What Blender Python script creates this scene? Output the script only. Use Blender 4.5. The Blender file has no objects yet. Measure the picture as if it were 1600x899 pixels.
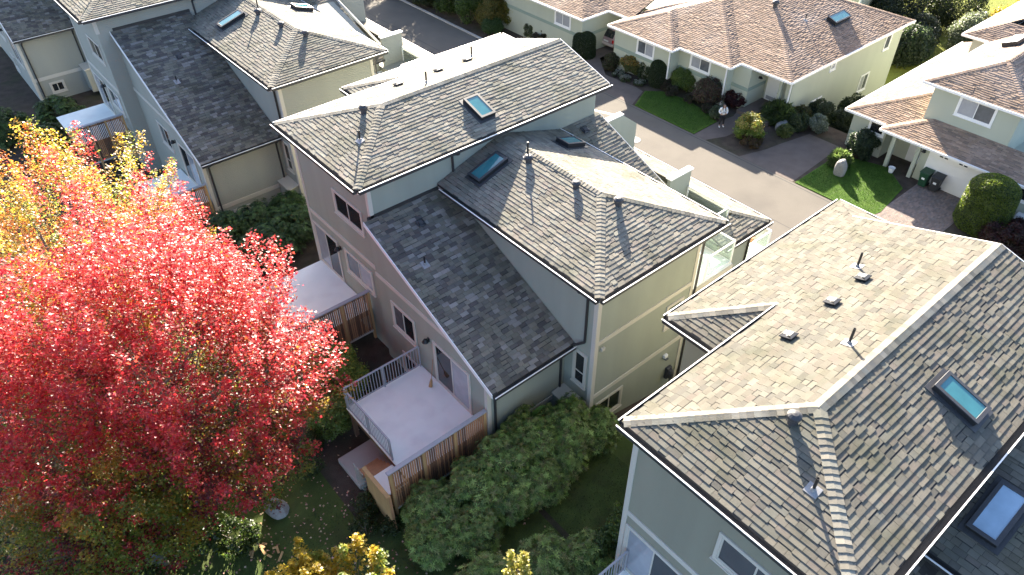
import bpy, bmesh, math, random
import numpy as np
from mathutils import Vector, Matrix

# ------------------------------------------------------------------ camera
scn = bpy.context.scene
CAM_H = 24.8
F_PX, PITCH, ROLL, YAW = 1159.58, math.radians(41.098), math.radians(-0.679), math.radians(50.389)
fwd = Vector((math.cos(YAW)*math.cos(PITCH), math.sin(YAW)*math.cos(PITCH), -math.sin(PITCH)))
rgt0 = fwd.cross(Vector((0, 0, 1))).normalized()
up0 = rgt0.cross(fwd)
RGT = math.cos(ROLL)*rgt0 + math.sin(ROLL)*up0
UPV = -math.sin(ROLL)*rgt0 + math.cos(ROLL)*up0
cam = bpy.data.cameras.new('camera')
cam.sensor_width = 36.0
cam.lens = 36.0*F_PX/1600.0
cam.clip_start = 0.5
cam.clip_end = 3000
cam_o = bpy.data.objects.new('camera', cam)
scn.collection.objects.link(cam_o)
m3 = Matrix((RGT, UPV, -fwd)).transposed()
cam_o.matrix_world = Matrix.Translation((0, 0, CAM_H)) @ m3.to_4x4()
scn.camera = cam_o

# ------------------------------------------------------------------ light
SUN_EL = math.radians(20.8)
SUN_AZ = (0.612, 0.791)                # plan direction towards the sun
world = bpy.data.worlds.new('World')
scn.world = world
world.use_nodes = True
wn = world.node_tree
sky = wn.nodes.new('ShaderNodeTexSky')
sky.sky_type = 'NISHITA'
sky.sun_disc = False
sky.sun_elevation = SUN_EL
sky.sun_rotation = math.atan2(SUN_AZ[0], SUN_AZ[1])
sky.air_density = 0.6
sky.dust_density = 1.2
sky.ozone_density = 1.0
wn.links.new(sky.outputs[0], wn.nodes['Background'].inputs[0])
wn.nodes['Background'].inputs[1].default_value = 0.09
sun = bpy.data.lights.new('sun', 'SUN')
sun.energy = 5.0
sun.angle = math.radians(0.5)
sun.color = (1.0, 0.89, 0.74)
sun_o = bpy.data.objects.new('sun', sun)
sdir = Vector((SUN_AZ[0]*math.cos(SUN_EL), SUN_AZ[1]*math.cos(SUN_EL), math.sin(SUN_EL)))
sun_o.rotation_euler = sdir.to_track_quat('Z', 'Y').to_euler()
sun_o.location = sdir*100
scn.collection.objects.link(sun_o)
scn.view_settings.view_transform = 'Standard'
scn.view_settings.look = 'None'
scn.view_settings.gamma = 1.0
scn.view_settings.use_curve_mapping = False
scn.view_settings.exposure = 2.75

RNG = random.Random(7)
COL = scn.collection

# ------------------------------------------------------------------ materials
def nd(t, typ, **kw):
    n = t.nodes.new(typ)
    for k, v in kw.items():
        setattr(n, k, v)
    return n

def pm(name, col, rough=0.8, var=0.12, scale=3.0, fine=40.0, bump=0.0, bscale=60.0, attr=False,
       metal=0.0, spec=0.4, stain=None, stain_scale=0.6, stain_amt=0.4, transl=0.0, streak=False, coat=0.0, upper=1.0):
    m = bpy.data.materials.new(name)
    m.use_nodes = True
    t = m.node_tree
    b = t.nodes['Principled BSDF']
    b.inputs['Roughness'].default_value = rough
    b.inputs['Metallic'].default_value = metal
    b.inputs['Specular IOR Level'].default_value = spec
    if coat:
        b.inputs['Coat Weight'].default_value = coat
    geo = nd(t, 'ShaderNodeNewGeometry')
    n1 = nd(t, 'ShaderNodeTexNoise'); n1.inputs['Scale'].default_value = scale; n1.inputs['Detail'].default_value = 5
    n2 = nd(t, 'ShaderNodeTexNoise'); n2.inputs['Scale'].default_value = fine; n2.inputs['Detail'].default_value = 3
    if streak:
        mp = nd(t, 'ShaderNodeMapping'); mp.inputs['Scale'].default_value = (1, 1, 0.12)
        t.links.new(geo.outputs['Position'], mp.inputs[0])
        t.links.new(mp.outputs[0], n1.inputs['Vector'])
    else:
        t.links.new(geo.outputs['Position'], n1.inputs['Vector'])
    t.links.new(geo.outputs['Position'], n2.inputs['Vector'])
    ad = nd(t, 'ShaderNodeMath', operation='ADD')
    t.links.new(n1.outputs['Fac'], ad.inputs[0]); t.links.new(n2.outputs['Fac'], ad.inputs[1])
    mr = nd(t, 'ShaderNodeMapRange')
    mr.inputs['From Min'].default_value = 0.6; mr.inputs['From Max'].default_value = 1.4
    mr.inputs['To Min'].default_value = 1-var; mr.inputs['To Max'].default_value = 1+var
    t.links.new(ad.outputs[0], mr.inputs['Value'])
    mul = nd(t, 'ShaderNodeVectorMath', operation='MULTIPLY')
    if attr:
        at = nd(t, 'ShaderNodeAttribute', attribute_name='col')
        tint = nd(t, 'ShaderNodeVectorMath', operation='MULTIPLY')
        tint.inputs[1].default_value = col[:3]
        t.links.new(at.outputs['Color'], tint.inputs[0])
        t.links.new(tint.outputs[0], mul.inputs[0])
    else:
        mul.inputs[0].default_value = col[:3]
    t.links.new(mr.outputs[0], mul.inputs[1])
    out = mul.outputs[0]
    if stain:
        n3 = nd(t, 'ShaderNodeTexNoise'); n3.inputs['Scale'].default_value = stain_scale; n3.inputs['Detail'].default_value = 6
        t.links.new(geo.outputs['Position'], n3.inputs['Vector'])
        rp = nd(t, 'ShaderNodeMapRange')
        rp.inputs['From Min'].default_value = 0.5; rp.inputs['From Max'].default_value = 0.72
        rp.inputs['To Max'].default_value = stain_amt
        t.links.new(n3.outputs['Fac'], rp.inputs['Value'])
        mx = nd(t, 'ShaderNodeMix', data_type='RGBA')
        t.links.new(rp.outputs[0], mx.inputs[0]); t.links.new(out, mx.inputs[6])
        mx.inputs[7].default_value = (*stain[:3], 1)
        out = mx.outputs[2]
    t.links.new(out, b.inputs['Base Color'])
    if bump:
        nb = nd(t, 'ShaderNodeTexNoise'); nb.inputs['Scale'].default_value = bscale; nb.inputs['Detail'].default_value = 4
        t.links.new(geo.outputs['Position'], nb.inputs['Vector'])
        bp = nd(t, 'ShaderNodeBump'); bp.inputs['Strength'].default_value = bump; bp.inputs['Distance'].default_value = 0.02
        t.links.new(nb.outputs['Fac'], bp.inputs['Height']); t.links.new(bp.outputs[0], b.inputs['Normal'])
    if transl:
        tr = nd(t, 'ShaderNodeBsdfTranslucent'); t.links.new(out, tr.inputs['Color'])
        dk = nd(t, 'ShaderNodeVectorMath', operation='MULTIPLY'); dk.inputs[1].default_value = (upper, upper, upper)
        t.links.new(out, dk.inputs[0]); t.links.new(dk.outputs[0], b.inputs['Base Color'])
        ms = nd(t, 'ShaderNodeMixShader'); ms.inputs[0].default_value = transl
        t.links.new(b.outputs[0], ms.inputs[1]); t.links.new(tr.outputs[0], ms.inputs[2])
        t.links.new(ms.outputs[0], t.nodes['Material Output'].inputs[0])
    return m

def glassmat(name, tint, trans=0.8, rough=0.02):
    m = bpy.data.materials.new(name); m.use_nodes = True
    t = m.node_tree
    for n in list(t.nodes):
        if n.type != 'OUTPUT_MATERIAL':
            t.nodes.remove(n)
    tr = nd(t, 'ShaderNodeBsdfTransparent'); tr.inputs[0].default_value = (*tint, 1)
    gl = nd(t, 'ShaderNodeBsdfGlossy'); gl.inputs['Roughness'].default_value = rough
    df = nd(t, 'ShaderNodeBsdfDiffuse'); df.inputs[0].default_value = (*tint, 1)
    fr = nd(t, 'ShaderNodeValue'); fr.outputs[0].default_value = 0.07
    m0 = nd(t, 'ShaderNodeMixShader'); m0.inputs[0].default_value = trans
    t.links.new(df.outputs[0], m0.inputs[1]); t.links.new(tr.outputs[0], m0.inputs[2])
    m1 = nd(t, 'ShaderNodeMixShader')
    t.links.new(fr.outputs[0], m1.inputs[0]); t.links.new(m0.outputs[0], m1.inputs[1]); t.links.new(gl.outputs[0], m1.inputs[2])
    t.links.new(m1.outputs[0], t.nodes['Material Output'].inputs[0])
    return m

M = {}
M['shingle'] = pm('shingle', (1, 1, 1), 0.92, 0.22, 2.2, 120, bump=0.35, bscale=180, attr=True, spec=0.15, stain=(0.07, 0.075, 0.04), stain_scale=0.9, stain_amt=0.45)
M['shingle_tan'] = pm('shingle_tan', (1, 1, 1), 0.92, 0.2, 1.2, 120, bump=0.3, bscale=150, attr=True, spec=0.15, stain=(0.42, 0.34, 0.28), stain_scale=0.28, stain_amt=0.55)
M['roof_deck'] = pm('roof_deck', (0.05, 0.048, 0.045), 0.95, 0.2)
M['gutter'] = pm('gutter', (0.035, 0.033, 0.032), 0.5, 0.2, 2, 30, spec=0.5)
M['gutter_trough'] = pm('gutter_trough', (0.05, 0.045, 0.04), 0.9, 0.35, 3, 25)
M['fascia'] = pm('fascia', (0.82, 0.80, 0.76), 0.5, 0.06, 2, 30)
M['trim'] = pm('trim', (0.55, 0.51, 0.43), 0.6, 0.07, 2, 40, streak=True)
M['stucco'] = pm('stucco', (0.31, 0.328, 0.268), 0.85, 0.13, 1.2, 90, bump=0.25, bscale=120, streak=True)
M['stucco_shaded'] = pm('stucco_shaded', (0.265, 0.255, 0.19), 0.85, 0.13, 1.2, 90, bump=0.25, bscale=120, streak=True)  # same paint as stucco, dimmer light on the near house put into its colour
M['sage'] = pm('sage', (0.40, 0.42, 0.335), 0.8, 0.07, 1.0, 60, bump=0.15, bscale=100, streak=True)
M['sage_dark'] = pm('sage_dark', (0.24, 0.30, 0.25), 0.7, 0.07, 1.0, 60)
M['white'] = pm('white', (0.80, 0.79, 0.76), 0.45, 0.05, 2, 40)
M['pane_dark'] = pm('pane_dark', (0.018, 0.02, 0.022), 0.04, 0.3, 1.5, 3, spec=0.7)
M['pane_blind'] = pm('pane_blind', (0.33, 0.34, 0.36), 0.06, 0.1, 1.5, 3, spec=0.7)
M['pane_mid'] = pm('pane_mid', (0.10, 0.11, 0.12), 0.05, 0.25, 1.5, 3, spec=0.7)
M['sky_glass'] = pm('sky_glass', (0.05, 0.19, 0.20), 0.03, 0.15, 1.2, 3, spec=0.9)
M['sky_glass_reflection'] = pm('sky_glass_reflection', (0.30, 0.42, 0.52), 0.03, 0.2, 1.2, 3, spec=0.9)  # skylight glass with the sky's reflection painted into its colour
M['black_metal'] = pm('black_metal', (0.02, 0.02, 0.02), 0.45, 0.2)
M['vent'] = pm('vent', (0.05, 0.05, 0.052), 0.5, 0.2, 4, 30)
M['alu'] = pm('alu', (0.62, 0.63, 0.64), 0.35, 0.1, 4, 30, metal=0.6)
M['flash'] = pm('flash', (0.30, 0.30, 0.30), 0.5, 0.2, 8, 40, metal=0.3)
M['rail_grey'] = pm('rail_grey', (0.33, 0.33, 0.34), 0.45, 0.08, 4, 40)
M['deck_vinyl'] = pm('deck_vinyl', (0.84, 0.87, 0.80), 0.7, 0.06, 1.5, 140, bump=0.08, bscale=200, stain=(0.6, 0.59, 0.57), stain_scale=1.3, stain_amt=0.3)
M['cedar'] = pm('cedar', (0.40, 0.20, 0.095), 0.75, 0.25, 5, 60, streak=True)
M['cedar_post'] = pm('cedar_post', (0.46, 0.28, 0.12), 0.75, 0.2, 5, 60, streak=True)
M['cedar_dark'] = pm('cedar_dark', (0.17, 0.09, 0.05), 0.8, 0.25, 5, 60, streak=True)
M['glass_rail'] = glassmat('glass_rail', (0.92, 0.97, 0.94), 0.94)
M['asphalt'] = pm('asphalt', (0.128, 0.114, 0.095), 0.92, 0.14, 0.5, 150, bump=0.2, bscale=250, stain=(0.09, 0.081, 0.07), stain_scale=0.35, stain_amt=0.6, spec=0.2)
M['asphalt_seam'] = pm('asphalt_seam', (0.07, 0.066, 0.06), 0.95, 0.2)
M['concrete'] = pm('concrete', (0.40, 0.37, 0.33), 0.9, 0.15, 1.0, 120, bump=0.2, bscale=200, stain=(0.28, 0.26, 0.22), stain_scale=1.5, stain_amt=0.4)
M['walk'] = pm('walk', (0.13, 0.105, 0.09), 0.9, 0.18, 1.5, 120, bump=0.25, bscale=160, spec=0.2)
M['paver'] = pm('paver', (1, 1, 1), 0.9, 0.2, 1.5, 80, bump=0.2, bscale=150, attr=True)
M['soil'] = pm('soil', (0.075, 0.058, 0.045), 0.97, 0.5, 1.8, 30, bump=0.7, bscale=25, stain=(0.035, 0.05, 0.018), stain_scale=0.5, stain_amt=0.6, spec=0.1)
M['lawn'] = pm('lawn', (0.065, 0.125, 0.018), 0.95, 0.3, 2.5, 90, bump=0.9, bscale=110, spec=0.1, stain=(0.10, 0.15, 0.03), stain_scale=0.9, stain_amt=0.5)
M['lawn_dark'] = pm('lawn_dark', (0.07, 0.098, 0.028), 0.95, 0.45, 1.4, 60, bump=0.9, bscale=70, spec=0.1, stain=(0.06, 0.05, 0.03), stain_scale=0.8, stain_amt=0.6)
M['lawn_yellow'] = pm('lawn_yellow', (0.17, 0.19, 0.035), 0.95, 0.3, 1.5, 90, bump=0.9, bscale=110, spec=0.1)
M['leaf'] = pm('leaf', (1, 1, 1), 0.42, 0.12, 2, 20, attr=True, transl=0.55, spec=0.6, upper=0.5)
M['leaf_gloss'] = pm('leaf_gloss', (1, 1, 1), 0.38, 0.12, 2, 20, attr=True, transl=0.18, spec=0.3)
M['bark'] = pm('bark', (0.20, 0.165, 0.13), 0.9, 0.35, 3, 40, bump=0.6, bscale=40, streak=True)
M['rock'] = pm('rock', (0.24, 0.23, 0.21), 0.9, 0.35, 1.8, 20, bump=0.8, bscale=12)
M['litter'] = pm('litter', (1, 1, 1), 0.8, 0.15, 2, 20, attr=True)

def lapmat(name, col):
    m = pm(name, col, 0.7, 0.08, 1.2, 60, streak=True)
    t = m.node_tree; b = t.nodes['Principled BSDF']
    geo = nd(t, 'ShaderNodeNewGeometry'); sp = nd(t, 'ShaderNodeSeparateXYZ')
    t.links.new(geo.outputs['Position'], sp.inputs[0])
    dv = nd(t, 'ShaderNodeMath', operation='DIVIDE'); dv.inputs[1].default_value = 0.09
    t.links.new(sp.outputs[2], dv.inputs[0])
    fr = nd(t, 'ShaderNodeMath', operation='FRACT'); t.links.new(dv.outputs[0], fr.inputs[0])
    inv = nd(t, 'ShaderNodeMath', operation='SUBTRACT'); inv.inputs[0].default_value = 1.0
    t.links.new(fr.outputs[0], inv.inputs[1])
    bp = nd(t, 'ShaderNodeBump'); bp.inputs['Strength'].default_value = 1.0; bp.inputs['Distance'].default_value = 0.02
    t.links.new(inv.outputs[0], bp.inputs['Height']); t.links.new(bp.outputs[0], b.inputs['Normal'])
    return m
M['lap'] = lapmat('lap', (0.32, 0.32, 0.265))

# ------------------------------------------------------------------ mesh helpers
class G:
    def __init__(s):
        s.v = []; s.f = []; s.c = []
    def add(s, vs, fs, col=None):
        o = len(s.v)
        s.v += [tuple(p) for p in vs]
        s.f += [tuple(i+o for i in f) for f in fs]
        if col is not None:
            s.c += [col]*len(vs)
        return s
    def box(s, x0, x1, y0, y1, z0, z1, col=None):
        vs = [(x0,y0,z0),(x1,y0,z0),(x1,y1,z0),(x0,y1,z0),(x0,y0,z1),(x1,y0,z1),(x1,y1,z1),(x0,y1,z1)]
        return s.add(vs, [(3,2,1,0),(4,5,6,7),(0,1,5,4),(1,2,6,5),(2,3,7,6),(3,0,4,7)], col)
    def wbox(s, o, u, n, a0, a1, z0, z1, d0, d1, col=None):
        def P(a, d, z): return (o[0]+u[0]*a+n[0]*d, o[1]+u[1]*a+n[1]*d, z)
        vs = [P(a0,d0,z0),P(a1,d0,z0),P(a1,d1,z0),P(a0,d1,z0),P(a0,d0,z1),P(a1,d0,z1),P(a1,d1,z1),P(a0,d1,z1)]
        fs = [(3,2,1,0),(4,5,6,7),(0,1,5,4),(1,2,6,5),(2,3,7,6),(3,0,4,7)]
        if (u[0]*n[1]-u[1]*n[0]) < 0:
            fs = [tuple(reversed(f)) for f in fs]
        return s.add(vs, fs, col)
    def slab(s, pts, th, col=None):
        n = len(pts)
        vs = [tuple(p) for p in pts]+[(p[0],p[1],p[2]-th) for p in pts]
        a = sum(pts[i][0]*pts[(i+1)%n][1]-pts[(i+1)%n][0]*pts[i][1] for i in range(n))
        fs = [tuple(range(n)), tuple(range(2*n-1, n-1, -1))]+[(i, i+n, (i+1)%n+n, (i+1)%n) for i in range(n)]
        if a < 0:
            fs = [tuple(reversed(f)) for f in fs]
        return s.add(vs, fs, col)
    def prism(s, poly, z0, z1, col=None):
        return s.slab([(p[0], p[1], z1) for p in poly], z1-z0, col)
    def prism_x(s, yz, x0, x1, col=None):
        n = len(yz)
        vs = [(x0, p[0], p[1]) for p in yz]+[(x1, p[0], p[1]) for p in yz]
        fs = [tuple(range(n-1, -1, -1)), tuple(range(n, 2*n))]+[(i, (i+1)%n, (i+1)%n+n, i+n) for i in range(n)]
        a = sum(yz[i][0]*yz[(i+1)%n][1]-yz[(i+1)%n][0]*yz[i][1] for i in range(n))
        if a < 0:
            fs = [tuple(reversed(f)) for f in fs]
        return s.add(vs, fs, col)
    def tube(s, path, rad, sides=8, cap=True, col=None):
        path = [Vector(p) for p in path]
        rad = rad if isinstance(rad, (list, tuple)) else [rad]*len(path)
        rings = []
        pu = None
        vs = []
        for i, p in enumerate(path):
            if i == 0: d = path[1]-p
            elif i == len(path)-1: d = p-path[i-1]
            else: d = (path[i+1]-p).normalized()+(p-path[i-1]).normalized()
            d.normalize()
            u = d.cross(Vector((0,0,1))) if abs(d.z) < 0.95 else d.cross(Vector((1,0,0)))
            if pu is not None:
                u = pu-d*pu.dot(d)
            u.normalize(); pu = u
            w = d.cross(u)
            for k in range(sides):
                a = 2*math.pi*k/sides
                vs.append(p+(u*math.cos(a)+w*math.sin(a))*rad[i])
        fs = []
        for i in range(len(path)-1):
            for k in range(sides):
                a = i*sides+k; b = i*sides+(k+1)%sides
                fs.append((a, b, b+sides, a+sides))
        if cap:
            fs.append(tuple(range(sides-1, -1, -1)))
            fs.append(tuple(range((len(path)-1)*sides, len(path)*sides)))
        return s.add(vs, fs, col)
    def sqbar(s, p, q, w, h=None):
        # square bar between two points (w wide sideways, h high)
        h = h or w
        p = Vector(p); q = Vector(q); d = (q-p).normalized()
        if abs(d.z) > 0.95: u = Vector((1,0,0))
        else: u = d.cross(Vector((0,0,1))).normalized()
        k = u.cross(d).normalized()
        vs = []
        for e in (p, q):
            for a, b in ((-1,-1),(1,-1),(1,1),(-1,1)):
                vs.append(e+u*a*w/2+k*b*h/2)
        return s.add(vs, [(0,1,2,3),(7,6,5,4),(4,5,1,0),(5,6,2,1),(6,7,3,2),(7,4,0,3)])
    def lathe(s, prof, cx, cy, sides=16, col=None):
        vs = []
        for r, z in prof:
            for k in range(sides):
                a = 2*math.pi*k/sides
                vs.append((cx+r*math.cos(a), cy+r*math.sin(a), z))
        fs = []
        for i in range(len(prof)-1):
            for k in range(sides):
                a = i*sides+k; b = i*sides+(k+1)%sides
                fs.append((a, b, b+sides, a+sides))
        fs.append(tuple(range(sides-1, -1, -1)))
        fs.append(tuple(range((len(prof)-1)*sides, len(prof)*sides)))
        return s.add(vs, fs, col)
    def mesh(s, name, mat, smooth=False):
        me = bpy.data.meshes.new(name)
        me.from_pydata(s.v, [], s.f)
        if s.c:
            a = me.color_attributes.new('col', 'FLOAT_COLOR', 'POINT')
            arr = np.ones((len(s.v), 4), np.float32)
            arr[:, :3] = np.array([c[:3] for c in s.c], np.float32)
            a.data.foreach_set('color', arr.ravel())
        if smooth:
            me.polygons.foreach_set('use_smooth', [True]*len(me.polygons))
        me.materials.append(M[mat] if isinstance(mat, str) else mat)
        me.update()
        return me
    def obj(s, name, mat, parent=None, smooth=False, bevel=0.0):
        o = bpy.data.objects.new(name, s.mesh(name, mat, smooth))
        COL.objects.link(o)
        if parent is not None:
            o.parent = parent
        if bevel:
            b = o.modifiers.new('bevel', 'BEVEL'); b.width = bevel; b.segments = 1; b.limit_method = 'ANGLE'
        return o

def empty(name, loc, label, cat, group=None, rz=0.0):
    o = bpy.data.objects.new(name, None)
    o.empty_display_size = 0.3
    COL.objects.link(o)
    o.location = loc
    o.rotation_euler = (0, 0, rz)
    o['label'] = label; o['category'] = cat
    if group: o['group'] = group
    return o

def tag(o, label, cat, group=None):
    o['label'] = label; o['category'] = cat
    if group: o['group'] = group
    return o

def struct(o):
    o['kind'] = 'structure'; return o

def stuff(o):
    o['kind'] = 'stuff'; return o

def inst(name, me, parent, loc=(0,0,0), mat=None):
    o = bpy.data.objects.new(name, me)
    COL.objects.link(o)
    o.parent = parent
    if mat is not None: o.matrix_local = mat
    else: o.location = loc
    return o

def cam_px(p):
    d = Vector((p[0], p[1], p[2]-CAM_H))
    w = d.dot(fwd)
    return 800+F_PX*d.dot(RGT)/w, 449.5-F_PX*d.dot(UPV)/w, w

# ------------------------------------------------------------------ terrain
FX = ((-600, 2.8), (13, 2.8), (25, 0.25), (28, 0.0), (44.9, 0.0), (47.2, -2.2), (600, -2.4))
FY = ((-600, 0), (34, 0), (42, -0.6), (600, -0.6))
def lerp_tab(t, v):
    for (a, p), (b, q) in zip(t, t[1:]):
        if v <= b: return p+(q-p)*(v-a)/(b-a)
    return t[-1][1]
def zt(x, y): return lerp_tab(FX, x)+lerp_tab(FY, y)

def rect_sheet(name, x0, x1, y0, y1, dz, mat, wig=0.0):
    xs = sorted(set([x0, x1]+[a for a, _ in FX if x0 < a < x1]))
    ys = sorted(set([y0, y1]+[a for a, _ in FY if y0 < a < y1]))
    g = G()
    vs = [(x, y, zt(x, y)+dz) for y in ys for x in xs]
    nx = len(xs)
    fs = [(j*nx+i, j*nx+i+1, (j+1)*nx+i+1, (j+1)*nx+i) for j in range(len(ys)-1) for i in range(nx-1)]
    g.add(vs, fs)
    return struct(g.obj(name, mat))

def flat_sheet(name, poly, z, mat, th=0.0):
    g = G()
    a = sum(poly[i][0]*poly[(i+1)%len(poly)][1]-poly[(i+1)%len(poly)][0]*poly[i][1] for i in range(len(poly)))
    if a < 0: poly = poly[::-1]
    if th: g.prism(poly, z-th, z)
    else: g.add([(p[0], p[1], z) for p in poly], [tuple(range(len(poly)))])
    return struct(g.obj(name, mat))

rect_sheet('ground', -600, 600, -600, 600, 0.0, 'soil')
rect_sheet('road', 24.0, 37.2, -60, 140, 0.004, 'asphalt')
rect_sheet('garden_lawn', -20, 9.4, -20, 13.5, 0.004, 'lawn_dark')
rect_sheet('alley_path', 9.6, 24, 7.6, 11.3, 0.008, 'lawn_dark')
rect_sheet('garden_lawn', -20, 4.6, 13.5, 19.5, 0.004, 'lawn_dark')
# ------------------------------------------------------------------ roof shingles
PAL_GREY = [(0.228,0.208,0.174),(0.255,0.235,0.20),(0.203,0.186,0.158),(0.225,0.216,0.188),(0.265,0.24,0.20),(0.235,0.205,0.178),(0.182,0.172,0.152),(0.245,0.232,0.195)]
PAL_GREY = [(r, g*.995, b*.94) for r, g, b in PAL_GREY]
PAL_DARK = [(0.125,0.120,0.120),(0.15,0.145,0.15),(0.10,0.098,0.10),(0.185,0.18,0.185),(0.13,0.118,0.122),(0.115,0.112,0.105),(0.22,0.215,0.22),(0.105,0.10,0.105)]
PAL_TAN = [(0.33,0.235,0.165),(0.37,0.265,0.19),(0.29,0.205,0.15),(0.35,0.255,0.19),(0.315,0.22,0.16),(0.25,0.185,0.14)]

def clip_poly(sub, clip):
    out = sub
    n = len(clip)
    for i in range(n):
        ax, ay = clip[i]; bx, by = clip[(i+1)%n]
        ex, ey = bx-ax, by-ay
        inp = out; out = []
        if not inp: return []
        for j in range(len(inp)):
            p = inp[j]; q = inp[(j+1)%len(inp)]
            dp = ex*(p[1]-ay)-ey*(p[0]-ax); dq = ex*(q[1]-ay)-ey*(q[0]-ax)
            if dp >= 0: out.append(p)
            if (dp >= 0) != (dq >= 0):
                t = dp/(dp-dq)
                out.append((p[0]+(q[0]-p[0])*t, p[1]+(q[1]-p[1])*t))
    return out

def shingle_tabs(poly, down, rng, pal, expo=0.155, wmin=0.17, wmax=0.38, thick=1.0):
    """poly: convex 3D polygon on a roof plane; down: plan direction of the fall. Returns tabs (verts, faces, colour)."""
    P = [Vector(p) for p in poly]
    n = (P[1]-P[0]).cross(P[2]-P[0])
    if n.z < 0: n = -n
    n.normalize()
    dn = Vector((down[0], down[1], 0)).normalized()
    up3 = -dn; up3 = up3-n*up3.dot(n); up3.normalize()
    ev3 = up3.cross(n).normalized()
    o = min(P, key=lambda p: (p-P[0]).dot(up3))
    st = [((p-o).dot(ev3), (p-o).dot(up3)) for p in P]
    a = sum(st[i][0]*st[(i+1)%len(st)][1]-st[(i+1)%len(st)][0]*st[i][1] for i in range(len(st)))
    if a < 0: st = st[::-1]
    smin = min(p[0] for p in st); smax = max(p[0] for p in st); tmax = max(p[1] for p in st)
    tabs = []
    k = 0
    base = rng.random()
    while k*expo < tmax:
        t0 = k*expo
        s = smin-rng.random()*0.4
        rowshade = 0.93+0.14*rng.random()
        last = 1
        while s < smax:
            w = wmin+(wmax-wmin)*rng.random()
            thickt = rng.random() < (0.72 if last else 0.95)
            last = thickt
            th = (0.015 if thickt else 0.007)*thick*(0.9+0.25*rng.random())
            b = t0-0.004*rng.random() if thickt else t0+0.022+0.012*rng.random()
            tt = t0+expo
            q = clip_poly([(s+0.004, b), (s+w-0.004, b), (s+w-0.004, tt), (s+0.004, tt)], st)
            s += w
            if len(q) < 3: continue
            ar = abs(sum(q[i][0]*q[(i+1)%len(q)][1]-q[(i+1)%len(q)][0]*q[i][1] for i in range(len(q))))/2
            if ar < 0.0006: continue
            c = pal[int(rng.random()*len(pal))]
            g = 0.9*rowshade*(0.93+0.14*rng.random())
            m = len(q)
            vs = []
            lift = 0.004*rng.random()*rng.random()
            for (ss, tq) in q:
                f = max(0.0, min(1.0, 1-(tq-t0)/expo))
                vs.append(o+ev3*ss+up3*tq+n*(0.005+(th+lift)*f))
            for (ss, tq) in q:
                vs.append(o+ev3*ss+up3*tq-n*0.004)
            fs = [tuple(range(m))]
            for i in range(m):
                j = (i+1) % m
                if q[i][1] > t0+expo-0.001 and q[j][1] > t0+expo-0.001: continue
                fs.append((i, i+m, j+m, j))
            tabs.append((vs, fs, (c[0]*g, c[1]*g, c[2]*g), o+ev3*q[0][0]+up3*q[0][1]))
        k += 1
    return tabs

def lay_roof(house, faces, loc, pal, seed, indiv=300, mat='shingle', expo=0.155, deck='roof', wm=(0.17, 0.38), thick=1.0, bright=1.0):
    """faces: list of (polygon3d, down, [pal]). Builds the roof slab, the shingles nearest the viewer as single parts and the rest as one part."""
    rng = random.Random(seed)
    g = G()
    for f in faces:
        g.slab([(p[0], p[1], p[2]-0.004) for p in f[0]], 0.10)
    roof = g.obj(deck, 'roof_deck', house)
    tabs = []
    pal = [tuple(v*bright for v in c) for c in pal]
    for f in faces:
        tabs += shingle_tabs(f[0], f[1], rng, [tuple(v*bright for v in c) for c in f[2]] if len(f) > 2 else pal, expo, wm[0], wm[1], thick)
    order = []
    for i, t in enumerate(tabs):
        p = t[3]
        x, y, w = cam_px((p.x+loc[0], p.y+loc[1], p.z+loc[2]))
        vis = 5 < x < 1595 and 5 < y < 894
        a = (t[0][1]-t[0][0]).length
        order.append((0 if vis and a > 0.15 else 1, w, i))
    order.sort()
    pick = set(i for v, w, i in order[:indiv] if v == 0)
    rest = G()
    for i, (vs, fs, c, p) in enumerate(tabs):
        if i in pick:
            s = G(); s.add([v-p for v in vs], fs, c)
            so = s.obj('shingle', mat, roof)
            so.location = p
        else:
            rest.add(vs, fs, c)
    if rest.v:
        stuff(rest.obj('shingle_courses', mat, roof))
    return roof

CAPS = {}
def cap_mesh(cross, key):
    if key in CAPS: return CAPS[key]
    variants = []
    for k in range(5):
        g = G()
        L, W = 0.235, 0.155
        # local x runs up the hip; y across
        rows = [(0.0, 0.030), (L, 0.010)]
        prof = [(-W, -W*cross), (-W*0.35, -W*0.35*cross*0.9), (0, 0.004), (W*0.35, -W*0.35*cross*0.9), (W, -W*cross)]
        vs = []
        for x, h in rows:
            for y, z in prof:
                vs.append((x, y, z+h))
        for y, z in prof:
            vs.append((0.0, y, z-0.004))
        fs = [(i, i+1, i+6, i+5) for i in range(4)]
        fs = [tuple(reversed(f)) for f in fs]
        fs += [(i, i+1, i+11, i+10)[::-1] if False else (i+1, i, i+10, i+11) for i in range(4)]
        c = PAL_GREY[k % len(PAL_GREY)]; sh = 0.9+0.06*k
        g.add(vs, fs, (c[0]*sh, c[1]*sh, c[2]*sh))
        variants.append(g.mesh('ridge_cap', 'shingle'))
    CAPS[key] = variants
    return variants

def cap_line(house, p, q, cross, seed, step=0.16):
    """overlapping cap shingles from the low end p up to q"""
    rng = random.Random(seed)
    p = Vector(p); q = Vector(q); d = (q-p); L = d.length; d.normalize()
    side = Vector((0,0,1)).cross(d).normalized()
    nn = d.cross(side)
    vr = cap_mesh(cross, round(cross, 2))
    n = int(L/step)
    for i in range(n):
        o = p+d*(i*step+rng.random()*0.006)+nn*0.008
        sd = (side+nn*(rng.random()-.5)*0.05).normalized()
        n2 = d.cross(sd)
        mt = Matrix((d, sd, n2)).transposed().to_4x4(); mt.translation = o
        inst('ridge_cap', vr[int(rng.random()*5)], house, mat=mt)

# ------------------------------------------------------------------ house pieces
NX = (-1.0, 0.0); NY = (0.0, -1.0); PX = (1.0, 0.0)
def wall_frame(n, o):
    # returns (o,u,n): u runs to the right when facing the wall from outside
    return o, (-n[1], n[0]), n

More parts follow.
